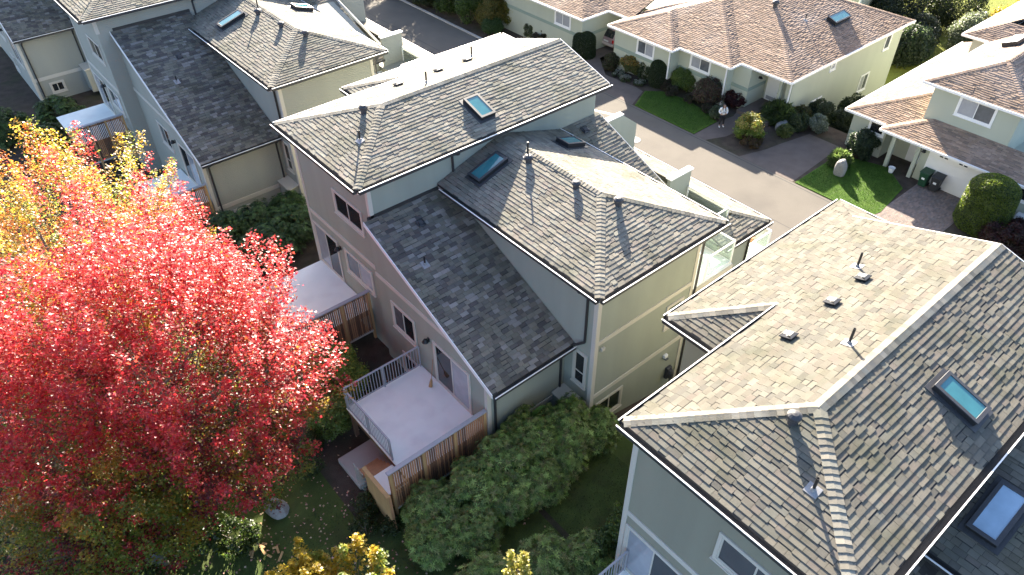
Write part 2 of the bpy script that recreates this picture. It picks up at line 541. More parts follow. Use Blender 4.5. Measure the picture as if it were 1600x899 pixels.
def window(house, o, n, a0, a1, z0, z1, panes=2, mats=('pane_dark', 'pane_dark'), trim='trim', tw=0.10, split_h=False, sill=True, name='window'):
    o, u, n = wall_frame(n, o)
    g = G()
    g.wbox(o, u, n, a0-tw, a1+tw, z1, z1+tw, 0.0, 0.05)
    g.wbox(o, u, n, a0-tw, a0, z0, z1, 0.0, 0.045)
    g.wbox(o, u, n, a1, a1+tw, z0, z1, 0.0, 0.045)
    g.wbox(o, u, n, a0-tw, a1+tw, z0-tw, z0, 0.0, 0.05)
    fr = g.obj(name, trim, house, bevel=0.006)
    s = G()
    e = 0.045
    s.wbox(o, u, n, a0, a1, z1-e, z1, -0.01, 0.03); s.wbox(o, u, n, a0, a1, z0, z0+e, -0.01, 0.03)
    s.wbox(o, u, n, a0, a0+e, z0+e, z1-e, -0.01, 0.03); s.wbox(o, u, n, a1-e, a1, z0+e, z1-e, -0.01, 0.03)
    if split_h:
        zm = z0+(z1-z0)*0.38
        s.wbox(o, u, n, a0+e, a1-e, zm-e/2, zm+e/2, -0.01, 0.028)
    else:
        for k in range(1, panes):
            am = a0+(a1-a0)*k/panes
            s.wbox(o, u, n, am-e/2, am+e/2, z0+e, z1-e, -0.01, 0.028)
    s.obj('frame', 'white' if trim == 'white' else 'trim', fr, bevel=0.004)
    if split_h:
        rs = [(a0+e, a1-e, z0+e, zm-e/2), (a0+e, a1-e, zm+e/2, z1-e)]
    else:
        rs = [(a0+(a1-a0)*k/panes+e/2, a0+(a1-a0)*(k+1)/panes-e/2, z0+e, z1-e) for k in range(panes)]
    for k, (b0, b1, c0, c1) in enumerate(rs):
        q = G(); q.wbox(o, u, n, b0, b1, c0, c1, -0.005, 0.006+0.004*(k % 2))
        q.obj('pane', mats[k % len(mats)], fr)
    if sill:
        q = G(); q.wbox(o, u, n, a0-tw-0.03, a1+tw+0.03, z0-tw-0.035, z0-tw, 0.0, 0.085)
        q.obj('sill', trim, fr, bevel=0.005)
    return fr

def band(house, o, n, a0, a1, z, h=0.19, d=0.035, mat='trim'):
    o, u, n = wall_frame(n, o)
    g = G(); g.wbox(o, u, n, a0, a1, z-h/2, z+h/2, -0.01, d)
    return g.obj('trim_band', mat, house, bevel=0.006)

def corner(house, x, y, z0, z1, sx, sy, w=0.13, d=0.03, mat='trim'):
    # corner board wrapping an outside corner; (sx,sy) point outward
    g = G()
    xs = sorted((x+sx*d, x-sx*w)); ys = sorted((y+sy*d, y-sy*0.01))
    g.box(xs[0], xs[1], ys[0], ys[1], z0, z1)
    xs = sorted((x+sx*d, x-sx*0.01)); ys = sorted((y-sy*0.011, y-sy*w))
    g.box(xs[0], xs[1], ys[0], ys[1], z0, z1)
    return g.obj('corner_board', mat, house, bevel=0.005)

def eave_gutter(house, p, q, n, drop=True):
    """gutter with white outer lip along a level eave from p to q; n plan outward"""
    p = Vector(p); q = Vector(q); d = (q-p).normalized(); nv = Vector((n[0], n[1], 0))
    L = (q-p).length
    o = (p.x, p.y); u = (d.x, d.y)
    z = p.z
    w = 0.165 if (n[0] < 0 or n[1] < 0) else 0.085      # sun side eaves carry a slimmer gutter
    g = G()
    g.wbox(o, u, n, -0.0, L, z-0.14, z-0.125, 0.0, w)
    g.wbox(o, u, n, -0.0, L, z-0.125, z-0.012, w-.01, w+.005)
    gt = g.obj('gutter', 'gutter', house)
    g = G(); g.wbox(o, u, n, -0.02, L+0.02, z-0.018, z+0.006, w-.015, w+.017)
    g.obj('lip', 'fascia', gt)
    g = G(); g.wbox(o, u, n, 0.02, L-0.02, z-0.123, z-0.09, 0.002, w-.011)
    g.obj('trough', 'gutter_trough', gt)
    g = G(); g.wbox(o, u, n, 0, L, z-0.19, z-0.03, -0.03, -0.002)
    g.obj('fascia_board', 'fascia', gt)
    return gt

def soffit(house, poly, z):
    g = G(); g.prism(poly, z-0.02, z)
    return g.obj('soffit', 'trim', house)

def rake_trim(house, p, q, n):
    p = Vector(p); q = Vector(q); nv = Vector((n[0], n[1], 0))
    g = G()
    a = p+nv*0.0; b = q+nv*0.0
    vs = []
    for e in (a, b):
        vs += [e+Vector((0,0,0.015)), e+Vector((0,0,-0.16)), e+nv*0.03+Vector((0,0,-0.16)), e+nv*0.03+Vector((0,0,0.015))]
    g.add(vs, [(0,1,2,3),(7,6,5,4),(0,4,5,1),(1,5,6,2),(2,6,7,3),(3,7,4,0)])
    return g.obj('rake_board', 'fascia', house)

def downpipe(house, path, mat='gutter', w=0.075):
    g = G()
    for a, b in zip(path, path[1:]):
        g.sqbar(a, b, w, w)
    return g.obj('downpipe', mat, house, bevel=0.01)

def skylight(house, plane, cx, cy, hw, hl, long_axis, curb=0.16, glass='sky_glass'):
    """plane: (point, slope vector (dz/dx, dz/dy)). hw across, hl along long_axis ('x'/'y')"""
    (px, py, pz), (sx, sy) = plane
    def zz(x, y): return pz+sx*(x-px)+sy*(y-py)
    ex, ey = (hl, hw) if long_axis == 'x' else (hw, hl)
    N = Vector((-sx, -sy, 1)).normalized()
    def ring(dx, dy, h):
        return [Vector((cx+a*dx, cy+b*dy, zz(cx+a*dx, cy+b*dy)))+N*h for a, b in ((-1,-1),(1,-1),(1,1),(-1,1))]
    def frame(r0, r1, r2, r3):
        # r0 outer low, r1 outer high, r2 inner high, r3 inner low
        vs = r0+r1+r2+r3; fs = []
        for i in range(4):
            j = (i+1) % 4
            fs += [(i, j, 4+j, 4+i), (4+i, 4+j, 8+j, 8+i), (8+i, 8+j, 12+j, 12+i)]
        return vs, fs
    g = G(); g.add(*frame(ring(ex+.05, ey+.05, 0.0), ring(ex+.05, ey+.05, curb), ring(ex, ey, curb), ring(ex, ey, 0.02)))
    sk = g.obj('skylight', 'black_metal', house, bevel=0.006)
    g = G(); g.add(*frame(ring(ex+.06, ey+.06, curb+.002), ring(ex+.06, ey+.06, curb+.03), ring(ex-.035, ey-.035, curb+.03), ring(ex-.035, ey-.035, curb+.002)))
    g.obj('frame', 'vent', sk, bevel=0.004)
    g = G(); r = ring(ex-.03, ey-.03, curb+.012); r2 = ring(ex-.03, ey-.03, curb+.004)
    g.add(r+r2, [(0,1,2,3),(7,6,5,4)]+[(i, i+4, (i+1)%4+4, (i+1)%4) for i in range(4)])
    g.obj('pane', glass, sk)
    g = G(); r = ring(ex+.16, ey+.16, 0.036); r2 = ring(ex+.16, ey+.16, 0.0)
    g.add(r+r2, [(0,1,2,3)]+[(i, i+4, (i+1)%4+4, (i+1)%4) for i in range(4)])
    g.obj('flashing', 'vent', sk)
    return sk

def pipe_vent(house, p, h=0.42, r=0.035, nrm=(0,0,1)):
    x, y, z = p
    g = G(); g.lathe([(r, z-0.05), (r, z+h), (r*0.75, z+h), (r*0.7, z+h-0.04)], x, y, 10)
    v = g.obj('vent_pipe', 'black_metal', house, smooth=False)
    g = G(); N = Vector(nrm).normalized()
    u = N.cross(Vector((0, 1, 0))).normalized(); w = N.cross(u)
    c = Vector(p)
    pts = [c+u*a*0.13+w*b*0.15+N*0.028 for a, b in ((-1,-1),(1,-1),(1,1),(-1,1))]
    lo = [q-N*0.03 for q in pts]
    g.add(pts+lo, [(0,1,2,3)]+[(i, i+4, (i+1)%4+4, (i+1)%4) for i in range(4)])
    g.lathe([(r*2.2, z-0.02), (r*1.3, z+0.10), (r*1.05, z+0.10)], x, y, 10)
    g.obj('flashing', 'flash', v)
    return v

def hood_vent(house, p, r=0.17, h=0.36, mat='vent'):
    x, y, z = p
    g = G()
    g.lathe([(r*0.72, z-0.1), (r*0.72, z+h*0.6), (r*0.9, z+h*0.6)], x, y, 14)
    v = g.obj('roof_vent', mat, house, smooth=False)
    g = G(); g.lathe([(r*1.02, z+h*0.52), (r*1.08, z+h*0.58), (r*1.08, z+h*0.80), (r*0.55, z+h*0.98), (r*0.1, z+h*1.02)], x, y, 14)
    g.obj('hood', mat, v)
    return v

def box_vent(house, p, nrm, down, mat='flash', w=0.19, h=0.12):
    """low slant-back vent: pyramid lid on a short collar"""
    N = Vector(nrm).normalized(); d = Vector((down[0], down[1], 0)); d = (d-N*d.dot(N)).normalized(); s = N.cross(d)
    c = Vector(p)
    def ring(a, hh): return [c+d*i*a+s*j*a+N*hh for i, j in ((-1,-1),(1,-1),(1,1),(-1,1))]
    g = G()
    vs = ring(w*.8, 0.0)+ring(w*.8, h*.55)
    g.add(vs, [(i, (i+1)%4, (i+1)%4+4, i+4) for i in range(4)])
    v = g.obj('roof_vent', 'black_metal', house)
    g = G(); vs = ring(w, h*.5)+ring(w, h*.72)+ring(w*.55, h*1.05)
    fs = [(i, (i+1)%4, (i+1)%4+4, i+4) for i in range(8) if i % 4 != 3]+[(3, 0, 4, 7), (7, 4, 8, 11), (8, 9, 10, 11), (3, 2, 1, 0)]
    g.add(vs, fs)
    g.obj('lid', mat, v)
    return v

def wall_lamp(house, o, n, a, z, name='wall_lamp', mat='black_metal'):
    o, u, n = wall_frame(n, o)
    g = G(); g.wbox(o, u, n, a-.06, a+.06, z-.09, z+.09, 0, .03)
    l = g.obj(name, mat, house, bevel=.01)
    x = o[0]+u[0]*a+n[0]*.16; y = o[1]+u[1]*a+n[1]*.16
    g = G(); g.lathe([(.05, z+.10), (.13, z-.02), (.125, z-.03), (.04, z+.07)], x, y, 14)
    g.tube([(o[0]+u[0]*a+n[0]*.02, o[1]+u[1]*a+n[1]*.02, z+.05), (x, y, z+.12)], .015, 6)
    g.obj('lamp_shade', mat, l)
    return l
# ------------------------------------------------------------------ townhouse unit (three storeys, shared plan)
P3 = 0.31
PAL_MIX = [tuple(v*.85 for v in c) for c in PAL_GREY]+[(0.11,0.10,0.09),(0.27,0.25,0.22),(0.13,0.115,0.10),(0.25,0.235,0.21),(0.12,0.11,0.10),(0.15,0.14,0.125)]

def townhouse(loc, label, seed, xL=9.6, xB=9.75, yBo=0.0, wallmat='stucco', indiv=300, caps=True, front=True, sky=(True, True, True), xg=21.04, bright=1.0, glass2='sky_glass'):
    H = empty('townhouse', (loc[0], loc[1], 0), label, 'house', 'grey townhouses on the near side of the road')
    l3 = (loc[0], loc[1], 0)
    yB = 19.08+yBo; yB2 = 25.03+yBo; xe = xB-0.54; zE = 11.2
    hw = (yB2-yB)/2; yr = yB+hw; zr = zE+hw*P3
    off = 14*0.155/math.sqrt(1+P3*P3); yb = yB2+off; zb = zE-off*P3; xb = xe+4.05; xbe = xg+0.93
    yw = yB+0.42                           # wall under the tall block's near eave
    # ---- walls
    g = G(); g.box(xB, xg-0.3, yw, yB2-0.08, 0, 11.16)
    g.prism_x([(yw, 11.16), (yB2-0.08, 11.16), (yr, zr-0.12)], xg-0.55, xg-0.3)
    g.box(xb+0.5, xbe-0.5, yB2-0.08, yb-0.45, 0, zb-0.05)
    g.obj('wall', wallmat, H)
    g = G(); g.box(13.1, 18.12, 11.55, yw, 0, 9.76)
    g.obj('wall', wallmat, H)
    ltop = 6.6+0.417*(yw-12.46)-0.10
    g = G(); g.prism_x([(12.95, 0), (yw, 0), (yw, ltop), (12.95, 6.6+0.417*(12.95-12.46)-0.10)], xL, 13.1)
    g.obj('wall', wallmat, H)
    # ---- roofs
    F = []
    F.append(([(xe, yB, zE), (xe+hw, yr, zr), (xe, yB2, zE)], (-1, 0)))
    F.append(([(xe, yB, zE), (xg, yB, zE), (xg, yr, zr), (xe+hw, yr, zr)], (0, -1)))
    F.append(([(xe+hw, yr, zr), (xg, yr, zr), (xg, yB2, zE), (xe, yB2, zE)], (0, 1)))
    zg_ = zb+0.93*P3
    F.append(([(xb+off, yB2, zE), (xg, yB2, zE), (xg, yb, zb), (xb, yb, zb)], (0, 1)))
    F.append(([(xg, yb-0.93, zg_), (xbe, yb, zb), (xg, yb, zb)], (0, 1)))
    F.append(([(xb, yB2-0.08, zb), (xb+off, yB2-0.08, zE-.01), (xb+off, yB2, zE-.01), (xb, yb, zb)], (-1, 0)))
    F.append(([(xbe, yb, zb), (xg, yb-0.93, zg_), (xg, yb-3.3, zg_), (xbe, yb-3.3, zb)], (1, 0)))
    zC = 9.8; cx0, cx1, cy0 = 12.62, 18.72, 11.11; ch = (cx1-cx0)/2; cxr = cx0+ch; czr = zC+ch*P3; cye = yw-0.02
    F.append(([(cx0, cy0, zC), (cxr, cy0+ch, czr), (cxr, cye, czr), (cx0, cye, zC)], (-1, 0)))
    F.append(([(cx0, cy0, zC), (cx1, cy0, zC), (cxr, cy0+ch, czr)], (0, -1)))
    F.append(([(cx1, cy0, zC), (cx1, cye, zC), (cxr, cye, czr), (cxr, cy0+ch, czr)], (1, 0)))
    F.append(([(xL-0.15, 12.46, 6.6), (13.08, 12.46, 6.6), (13.08, yw-.02, 6.6+.417*(yw-.02-12.46)), (xL-0.15, yw-.02, 6.6+.417*(yw-.02-12.46))], (0, -1), PAL_MIX))
    if front:
        F.append(([(18.2, 15.2, 9.79-.417*(yw-.02-15.2)), (20.95, 15.2, 9.79-.417*(yw-.02-15.2)), (20.95, yw-.02, 9.79), (18.2, yw-.02, 9.79)], (0, -1)))
        F.append(([(20.7, 12.1, 7.0), (23.6, 12.1, 7.0), (22.6, 13.1, 7.333), (20.7, 13.1, 7.333)], (0, -1)))
        F.append(([(23.6, 12.1, 7.0), (23.6, 26.0, 7.0), (22.25, 26.0, 7.45), (22.25, 13.45, 7.45)], (1, 0)))
    roof = lay_roof(H, F, l3, PAL_GREY, seed, indiv, bright=bright)
    # ---- caps on hips and ridges
    if caps:
        c1 = P3*0.72; c2 = P3
        cap_line(H, (xe+.03, yB+.03, zE), (xe+hw, yr, zr), c1, seed+1)
        cap_line(H, (xe+.03, yB2-.03, zE), (xe+hw, yr, zr), c1, seed+2)
        cap_line(H, (xg-.02, yr, zr), (xe+hw, yr, zr), c2, seed+3)
        cap_line(H, (xb+.03, yb-.03, zb), (xb+off, yB2, zE), c1, seed+4)
        cap_line(H, (cx0+.03, cy0+.03, zC), (cxr, cy0+ch, czr), c1, seed+5)
        cap_line(H, (cx1-.03, cy0+.03, zC), (cxr, cy0+ch, czr), c1, seed+6)
        cap_line(H, (cxr, cy0+ch, czr), (cxr, cye, czr), c2, seed+7)
        if front:
            cap_line(H, (23.57, 12.13, 7.0), (22.3, 13.4, 7.43), c1, seed+8)
    # ---- gutters, rakes
    eave_gutter(H, (xe, yB2, zE), (xe, yB, zE), NX)
    eave_gutter(H, (xe-.0, yB, zE), (xg, yB, zE), NY)
    eave_gutter(H, (xb+off, yB2, zE), (xe, yB2, zE), (0, 1))
    eave_gutter(H, (xbe, yb, zb), (xb, yb, zb), (0, 1))
    eave_gutter(H, (xb, yb, zb), (xb, yB2-.08, zb), NX)
    eave_gutter(H, (xbe, yb-3.3, zb), (xbe, yb, zb), PX)
    eave_gutter(H, (cx0, cye-.35, zC), (cx0, cy0, zC), NX)
    eave_gutter(H, (cx0, cy0, zC), (cx1, cy0, zC), NY)
    eave_gutter(H, (cx1, cy0, zC), (cx1, cye, zC), PX)
    eave_gutter(H, (xL-.15, 12.46, 6.6), (13.0, 12.46, 6.6), NY)
    rake_trim(H, (xg, yB, zE), (xg, yr, zr), PX)
    rake_trim(H, (xg, yr, zr), (xg, yb-.93, zg_), PX)
    rake_trim(H, (xL-.15, 12.46, 6.6), (xL-.15, yw, 6.6+.417*(yw-12.46)), NX)
    soffit(H, [(xe, yB), (xg, yB), (xg, yB2), (xe, yB2)], zE-.135)
    soffit(H, [(xb, yB2), (xbe, yB2), (xbe, yb), (xb, yb)], zb-.135)
    soffit(H, [(cx0, cy0), (cx1, cy0), (cx1, cye), (cx0, cye)], zC-.135)
    # ---- flashing where the low roofs meet the tall wall
    g = G()
    zj = 6.6+.417*(yw-12.46)
    g.box(xL, 13.1, yw-.03, yw-.004, zj+.0, zj+.14)
    g.obj('wall_flashing', 'gutter', H)
    # ---- trim
    corner(H, xB, yw, zj+.02, 11.05, -1, -1)
    corner(H, xB, yB2-.08, 0, 11.05, -1, 1)
    corner(H, 13.1, 11.55, 0, 9.66, -1, -1, w=.15)
    corner(H, 18.12, 11.55, 0, 9.66, 1, -1)
    corner(H, xL, 12.95, 0, 6.5, -1, -1)
    band(H, (xB, 0), NX, -(yB2-.21), -(yw+.0), 7.15)
    band(H, (xL, 0), NX, -(yw), -14.6, 7.15)
    band(H, (0, 11.55), NY, 13.25, 17.99, 7.14)
    band(H, (0, 11.55), NY, 13.25, 17.99, 4.45)
    band(H, (0, 12.95), NY, xL+.13, 13.06, 3.75, h=.22)
    # ---- openings on the garden side
    window(H, (xB, 0), NX, -(22.15+yBo), -(20.25+yBo), 8.5, 9.4, 2)
    window(H, (xB, 0), NX, -(24.70+yBo), -(22.85+yBo), 4.56, 6.55, 2, ('pane_blind', 'pane_dark'), name='sliding_door', sill=False)
    window(H, (xB, 0), NX, -(22.1+yBo), -(20.2+yBo), 5.6, 6.6, 2, ('pane_mid', 'pane_blind'))
    window(H, (xL, 0), NX, -18.55, -17.2, 5.2, 6.3, 2, ('pane_mid', 'pane_dark'))
    window(H, (xL, 0), NX, -15.9, -13.95, 4.32, 6.22, 2, ('pane_dark', 'pane_blind'), name='sliding_door', sill=False)
    window(H, (xL, 0), NX, -18.2, -17.2, 3.05, 3.9, 2)
    wall_lamp(H, (xL, 0), NX, -16.25, 6.15)
    wall_lamp(H, (xB, 0), NX, -(22.55+yBo), 6.45)
    # ---- side openings
    window(H, (13.1, 0), NX, -12.40, -11.92, 4.85, 6.3, 1, split_h=True)
    window(H, (0, 11.55), NY, 16.85, 17.6, 5.65, 6.6, 1, ('pane_mid',))
    window(H, (0, 11.55), NY, 13.5, 14.72, 2.95, 3.85, 2)
    window(H, (0, 12.95), NY, xL+.9, xL+1.6, 2.75, 3.3, 2)
    g = G(); g.prism([(12.55, 11.75), (13.1, 11.75), (13.1, 12.9), (12.55, 12.9)], 2.5, 4.05)
    g.obj('bay_base', wallmat, H)
    g = G(); g.slab([(12.5, 11.7, 4.06), (13.12, 11.7, 4.14), (13.12, 12.92, 4.14), (12.5, 12.92, 4.06)], .05)
    g.obj('bay_ledge', 'trim', H)
    # flood lamp, meter, wall vent
    g = G(); g.wbox((0, 11.55), (1, 0), NY, 17.05, 17.25, 3.86, 4.02, 0, .12); fl = g.obj('flood_lamp', 'white', H, bevel=.02)
    g = G(); g.wbox((0, 11.55), (1, 0), NY, 17.08, 17.22, 3.80, 3.87, .05, .17); g.obj('lens', 'pane_mid', fl)
    g = G(); g.wbox((0, 11.55), (1, 0), NY, 17.35, 17.65, 2.5, 3.1, 0, .15); me = g.obj('gas_meter', 'vent', H, bevel=.03)
    g = G(); g.tube([(17.5, 11.35, 2.2), (17.5, 11.35, 2.6), (17.5, 11.45, 2.8)], .03, 8); g.lathe([(.12, 2.62), (.14, 2.7), (.14, 2.9), (.08, 3.0)], 17.5, 11.36, 12); g.obj('meter_pipe', 'vent', me)
    g = G(); g.wbox((0, 11.55), (1, 0), NY, 13.38, 13.55, 6.70, 6.86, 0, .09); g.obj('wall_vent', 'trim', H, bevel=.02)
    # ---- downpipes
    downpipe(H, [(cx0-.06, 11.98, 9.68), (cx0-.02, 11.98, 9.5), (13.05, 11.98, 9.25), (13.05, 11.98, 7.0), (12.9, 12.33, 6.72)])
    downpipe(H, [(12.85, 12.4, 6.47), (12.85, 12.6, 6.3), (12.9, 12.9, 6.1), (12.9, 12.9, 2.6)])
    downpipe(H, [(18.3, cy0-.05, 9.68), (18.25, 11.3, 9.45), (18.25, 11.5, 9.25), (18.25, 11.5, 2.0)])
    downpipe(H, [(13.35, yB-.06, 11.07), (13.35, yB-.06, 10.95), (13.35, yw-.05, 10.75), (13.35, yw-.05, 9.75), (13.05, yw-.35, 9.5), (12.75, yw-.95, 9.33)])
    downpipe(H, [(xL+.3, 12.4, 6.47), (xL+.28, 12.6, 6.3), (xL+.28, 12.9, 6.1), (xL+.28, 12.9, 2.6)])
    # ---- roof furniture
    pmY = ((0, yB, zE), (0, P3)); pcX = ((cx0, 0, zC), (P3, 0)); pcp = ((cx1, 0, zC), (-P3, 0))
    if sky[0]: skylight(H, pmY, 15.28, yB+1.20, .29, .50, 'y')
    if sky[1]: skylight(H, pcX, 14.18, 18.38, .28, .62, 'x', glass=glass2)
    if sky[2]: skylight(H, pcp, 17.9, 18.0, .29, .42, 'x', curb=.18)
    NmX = (-P3, 0, 1); NpY = (0, P3, 1); NmY = (0, -P3, 1)
    zBX = lambda x: zE+(x-xe)*P3
    hood_vent(H, (xe+2.33, yr+.2, zBX(xe+2.33)), .15, .32)
    pipe_vent(H, (xe+1.4, yr-1.0, zBX(xe+1.4)), .42, nrm=NmX)
    for x in (14.15, 16.1, 17.6):
        box_vent(H, (x, yr+1.95, zE+(yB2-yr-1.95)*P3), NpY, (0, 1), 'vent', .17, .13)
    for x, dy in ((14.67, .72), (18.15, 2.4)):
        pipe_vent(H, (x, yr+dy, zE+(yB2-yr-dy)*P3), .5, nrm=NpY)
    zCX = lambda x: zC+(x-cx0)*P3
    hood_vent(H, (15.25, 17.4, zCX(15.25)), .16, .30)
    hood_vent(H, (15.35, 15.05, zCX(15.35)), .15, .28)
    pipe_vent(H, (15.40, 17.62, zCX(15.40)), .62, nrm=NmX)
    hood_vent(H, (15.82, 13.5, zC+(13.5-cy0)*P3), .16, .30)
    box_vent(H, (11.18, 18.58, 6.6+.417*(18.58-12.46)), (0, -.417, 1), (0, -1), 'vent', .15, .11)
    pipe_vent(H, (10.35, 17.2, 6.6+.417*(17.2-12.46)), .32, nrm=(0, -.417, 1))
    if front:
        box_vent(H, (19.7, 19.0, 9.79-.417*(yw-19.0)), (0, -.417, 1), (0, -1), 'vent', .16, .12)
        townhouse_front(H, wallmat, yw)
    return H

def glass_rail(parent, pts, z0, h=1.07, mat='white'):
    """posts and top rail with glass panels along a polyline"""
    g = G(); r = G(); name = 'glass_railing'
    for i, p in enumerate(pts):
        r.box(p[0]-.03, p[0]+.03, p[1]-.03, p[1]+.03, z0, z0+h-.02)
    for a, b in zip(pts, pts[1:]):
        d = Vector((b[0]-a[0], b[1]-a[1])); L = d.length; d.normalize()
        r.sqbar((a[0], a[1], z0+h), (b[0], b[1], z0+h), .065, .045)
        n = max(1, round(L/1.4))
        for k in range(1, n):
            x = a[0]+d.x*L*k/n; y = a[1]+d.y*L*k/n
            r.box(x-.022, x+.022, y-.022, y+.022, z0, z0+h-.02)
        r.sqbar((a[0], a[1], z0+.08), (b[0], b[1], z0+.08), .04, .03)
    o = r.obj(name, mat, parent, bevel=.004)
    for a, b in zip(pts, pts[1:]):
        d = Vector((b[0]-a[0], b[1]-a[1])); L = d.length; d.normalize()
        n = max(1, round(L/1.4))
        for k in range(n):
            s = G()
            p = (a[0]+d.x*(L*k/n+.04), a[1]+d.y*(L*k/n+.04)); q = (a[0]+d.x*(L*(k+1)/n-.04), a[1]+d.y*(L*(k+1)/n-.04))
            s.sqbar((p[0], p[1], z0+.08+(h-.1)/2), (q[0], q[1], z0+.08+(h-.1)/2), .008, h-.16)
            s.obj('glass_panel', 'glass_rail', o)
    return o

def townhouse_front(H, wallmat, yw):
    # street side: low wing, terrace, screens and balcony
    g = G()
    g.prism_x([(15.5, 0), (yw, 0), (yw, 9.66), (15.5, 7.99)], 18.12, 20.72)
    g.box(20.72, 23.0, 12.45, 26.0, 0, 6.9)
    g.box(18.12, 20.5, 12.0, 15.5, 0, 6.42)
    g.obj('wall', wallmat, H)
    g = G(); g.prism([(18.12, 11.6), (20.6, 11.6), (20.6, 13.1), (22.2, 13.1), (22.2, 15.4), (18.12, 15.4)], 6.45, 6.66)
    g.obj('terrace', 'deck_vinyl', H)
    g = G(); g.wbox((0, 11.6), (1, 0), NY, 18.3, 20.62, 6.25, 6.62, .0, .04); g.obj('terrace_fascia', 'trim', H)
    window(H, (0, 12.0), NY, 19.3, 20.2, 5.0, 6.0, 1, ('pane_dark',), trim='white')
    eave_gutter(H, (20.7, 12.1, 7.0), (23.6, 12.1, 7.0), NY)
    eave_gutter(H, (23.6, 12.1, 7.0), (23.6, 26.0, 7.0), PX)
    eave_gutter(H, (18.2, 15.2, 8.0), (20.95, 15.2, 8.0), NY)
    rake_trim(H, (20.95, 15.2, 8.0), (20.95, yw, 9.79), PX)
    downpipe(H, [(22.9, 12.05, 6.88), (22.95, 12.3, 6.65), (22.95, 12.4, 6.5), (22.95, 12.4, 1.0)])
    glass_rail(H, [(18.95, 12.05), (18.95, 11.66), (20.55, 11.66), (20.55, 13.05)], 6.66)
    glass_rail(H, [(20.7, 13.16), (22.12, 13.16), (22.12, 15.2)], 6.66)
    # privacy screens with white caps
    g = G(); g.box(20.9, 22.2, 15.24, 15.40, 6.6, 8.5); s = g.obj('screen_wall', wallmat, H)
    g = G(); g.box(20.85, 22.25, 15.18, 15.46, 8.5, 8.56); g.obj('cap', 'white', s)
    y0 = yw-.25
    g = G(); n = [(20.9, 7.2), (23.25, 7.1), (23.25, 8.54), (22.25, 9.3), (20.9, 9.3)]
    g.add([(p[0], y0, p[1]) for p in n]+[(p[0], y0+.16, p[1]) for p in n],
          [(0,1,2,3,4), (9,8,7,6,5)]+[((i+1)%5, i, i+5, (i+1)%5+5) for i in range(5)])
    s = g.obj('screen_wall', wallmat, H)
    g = G(); g.box(20.9, 22.28, y0-.05, y0+.21, 9.305, 9.36); g.obj('cap', 'white', s)
    g = G(); g.sqbar((21.0, yw+2.4, 9.3), (22.0, yw-.1, 9.3), .06, .05); g.obj('hand_rail', 'white', H)
    # balcony one level down
    g = G(); g.box(23.0, 24.95, 12.5, 18.0, 4.3, 4.5)
    g.obj('balcony', 'deck_vinyl', H)
    glass_rail(H, [(23.05, 12.56), (24.9, 12.56), (24.9, 17.9)], 4.5)

# units: the middle one, the near one at lower right, the one behind at left, one further left
townhouse((0, 0), 'grey stucco townhouse in the middle, all of its roofs in view', 11, bright=1.05)
townhouse((-0.38, -18.27), 'grey townhouse at the lower right, its tall hip roof nearest the camera', 21, bright=.70, wallmat='stucco_shaded', glass2='sky_glass_reflection')
townhouse((-1.1, 19.6), 'grey lap-sided townhouse behind the red maple, upper left', 31, xL=9.15, xB=8.4, yBo=1.7, wallmat='lap')
townhouse((-4.6, 41.0), 'farthest grey townhouse at the upper left corner, mostly out of frame', 41, wallmat='lap', indiv=0, caps=False, front=False)
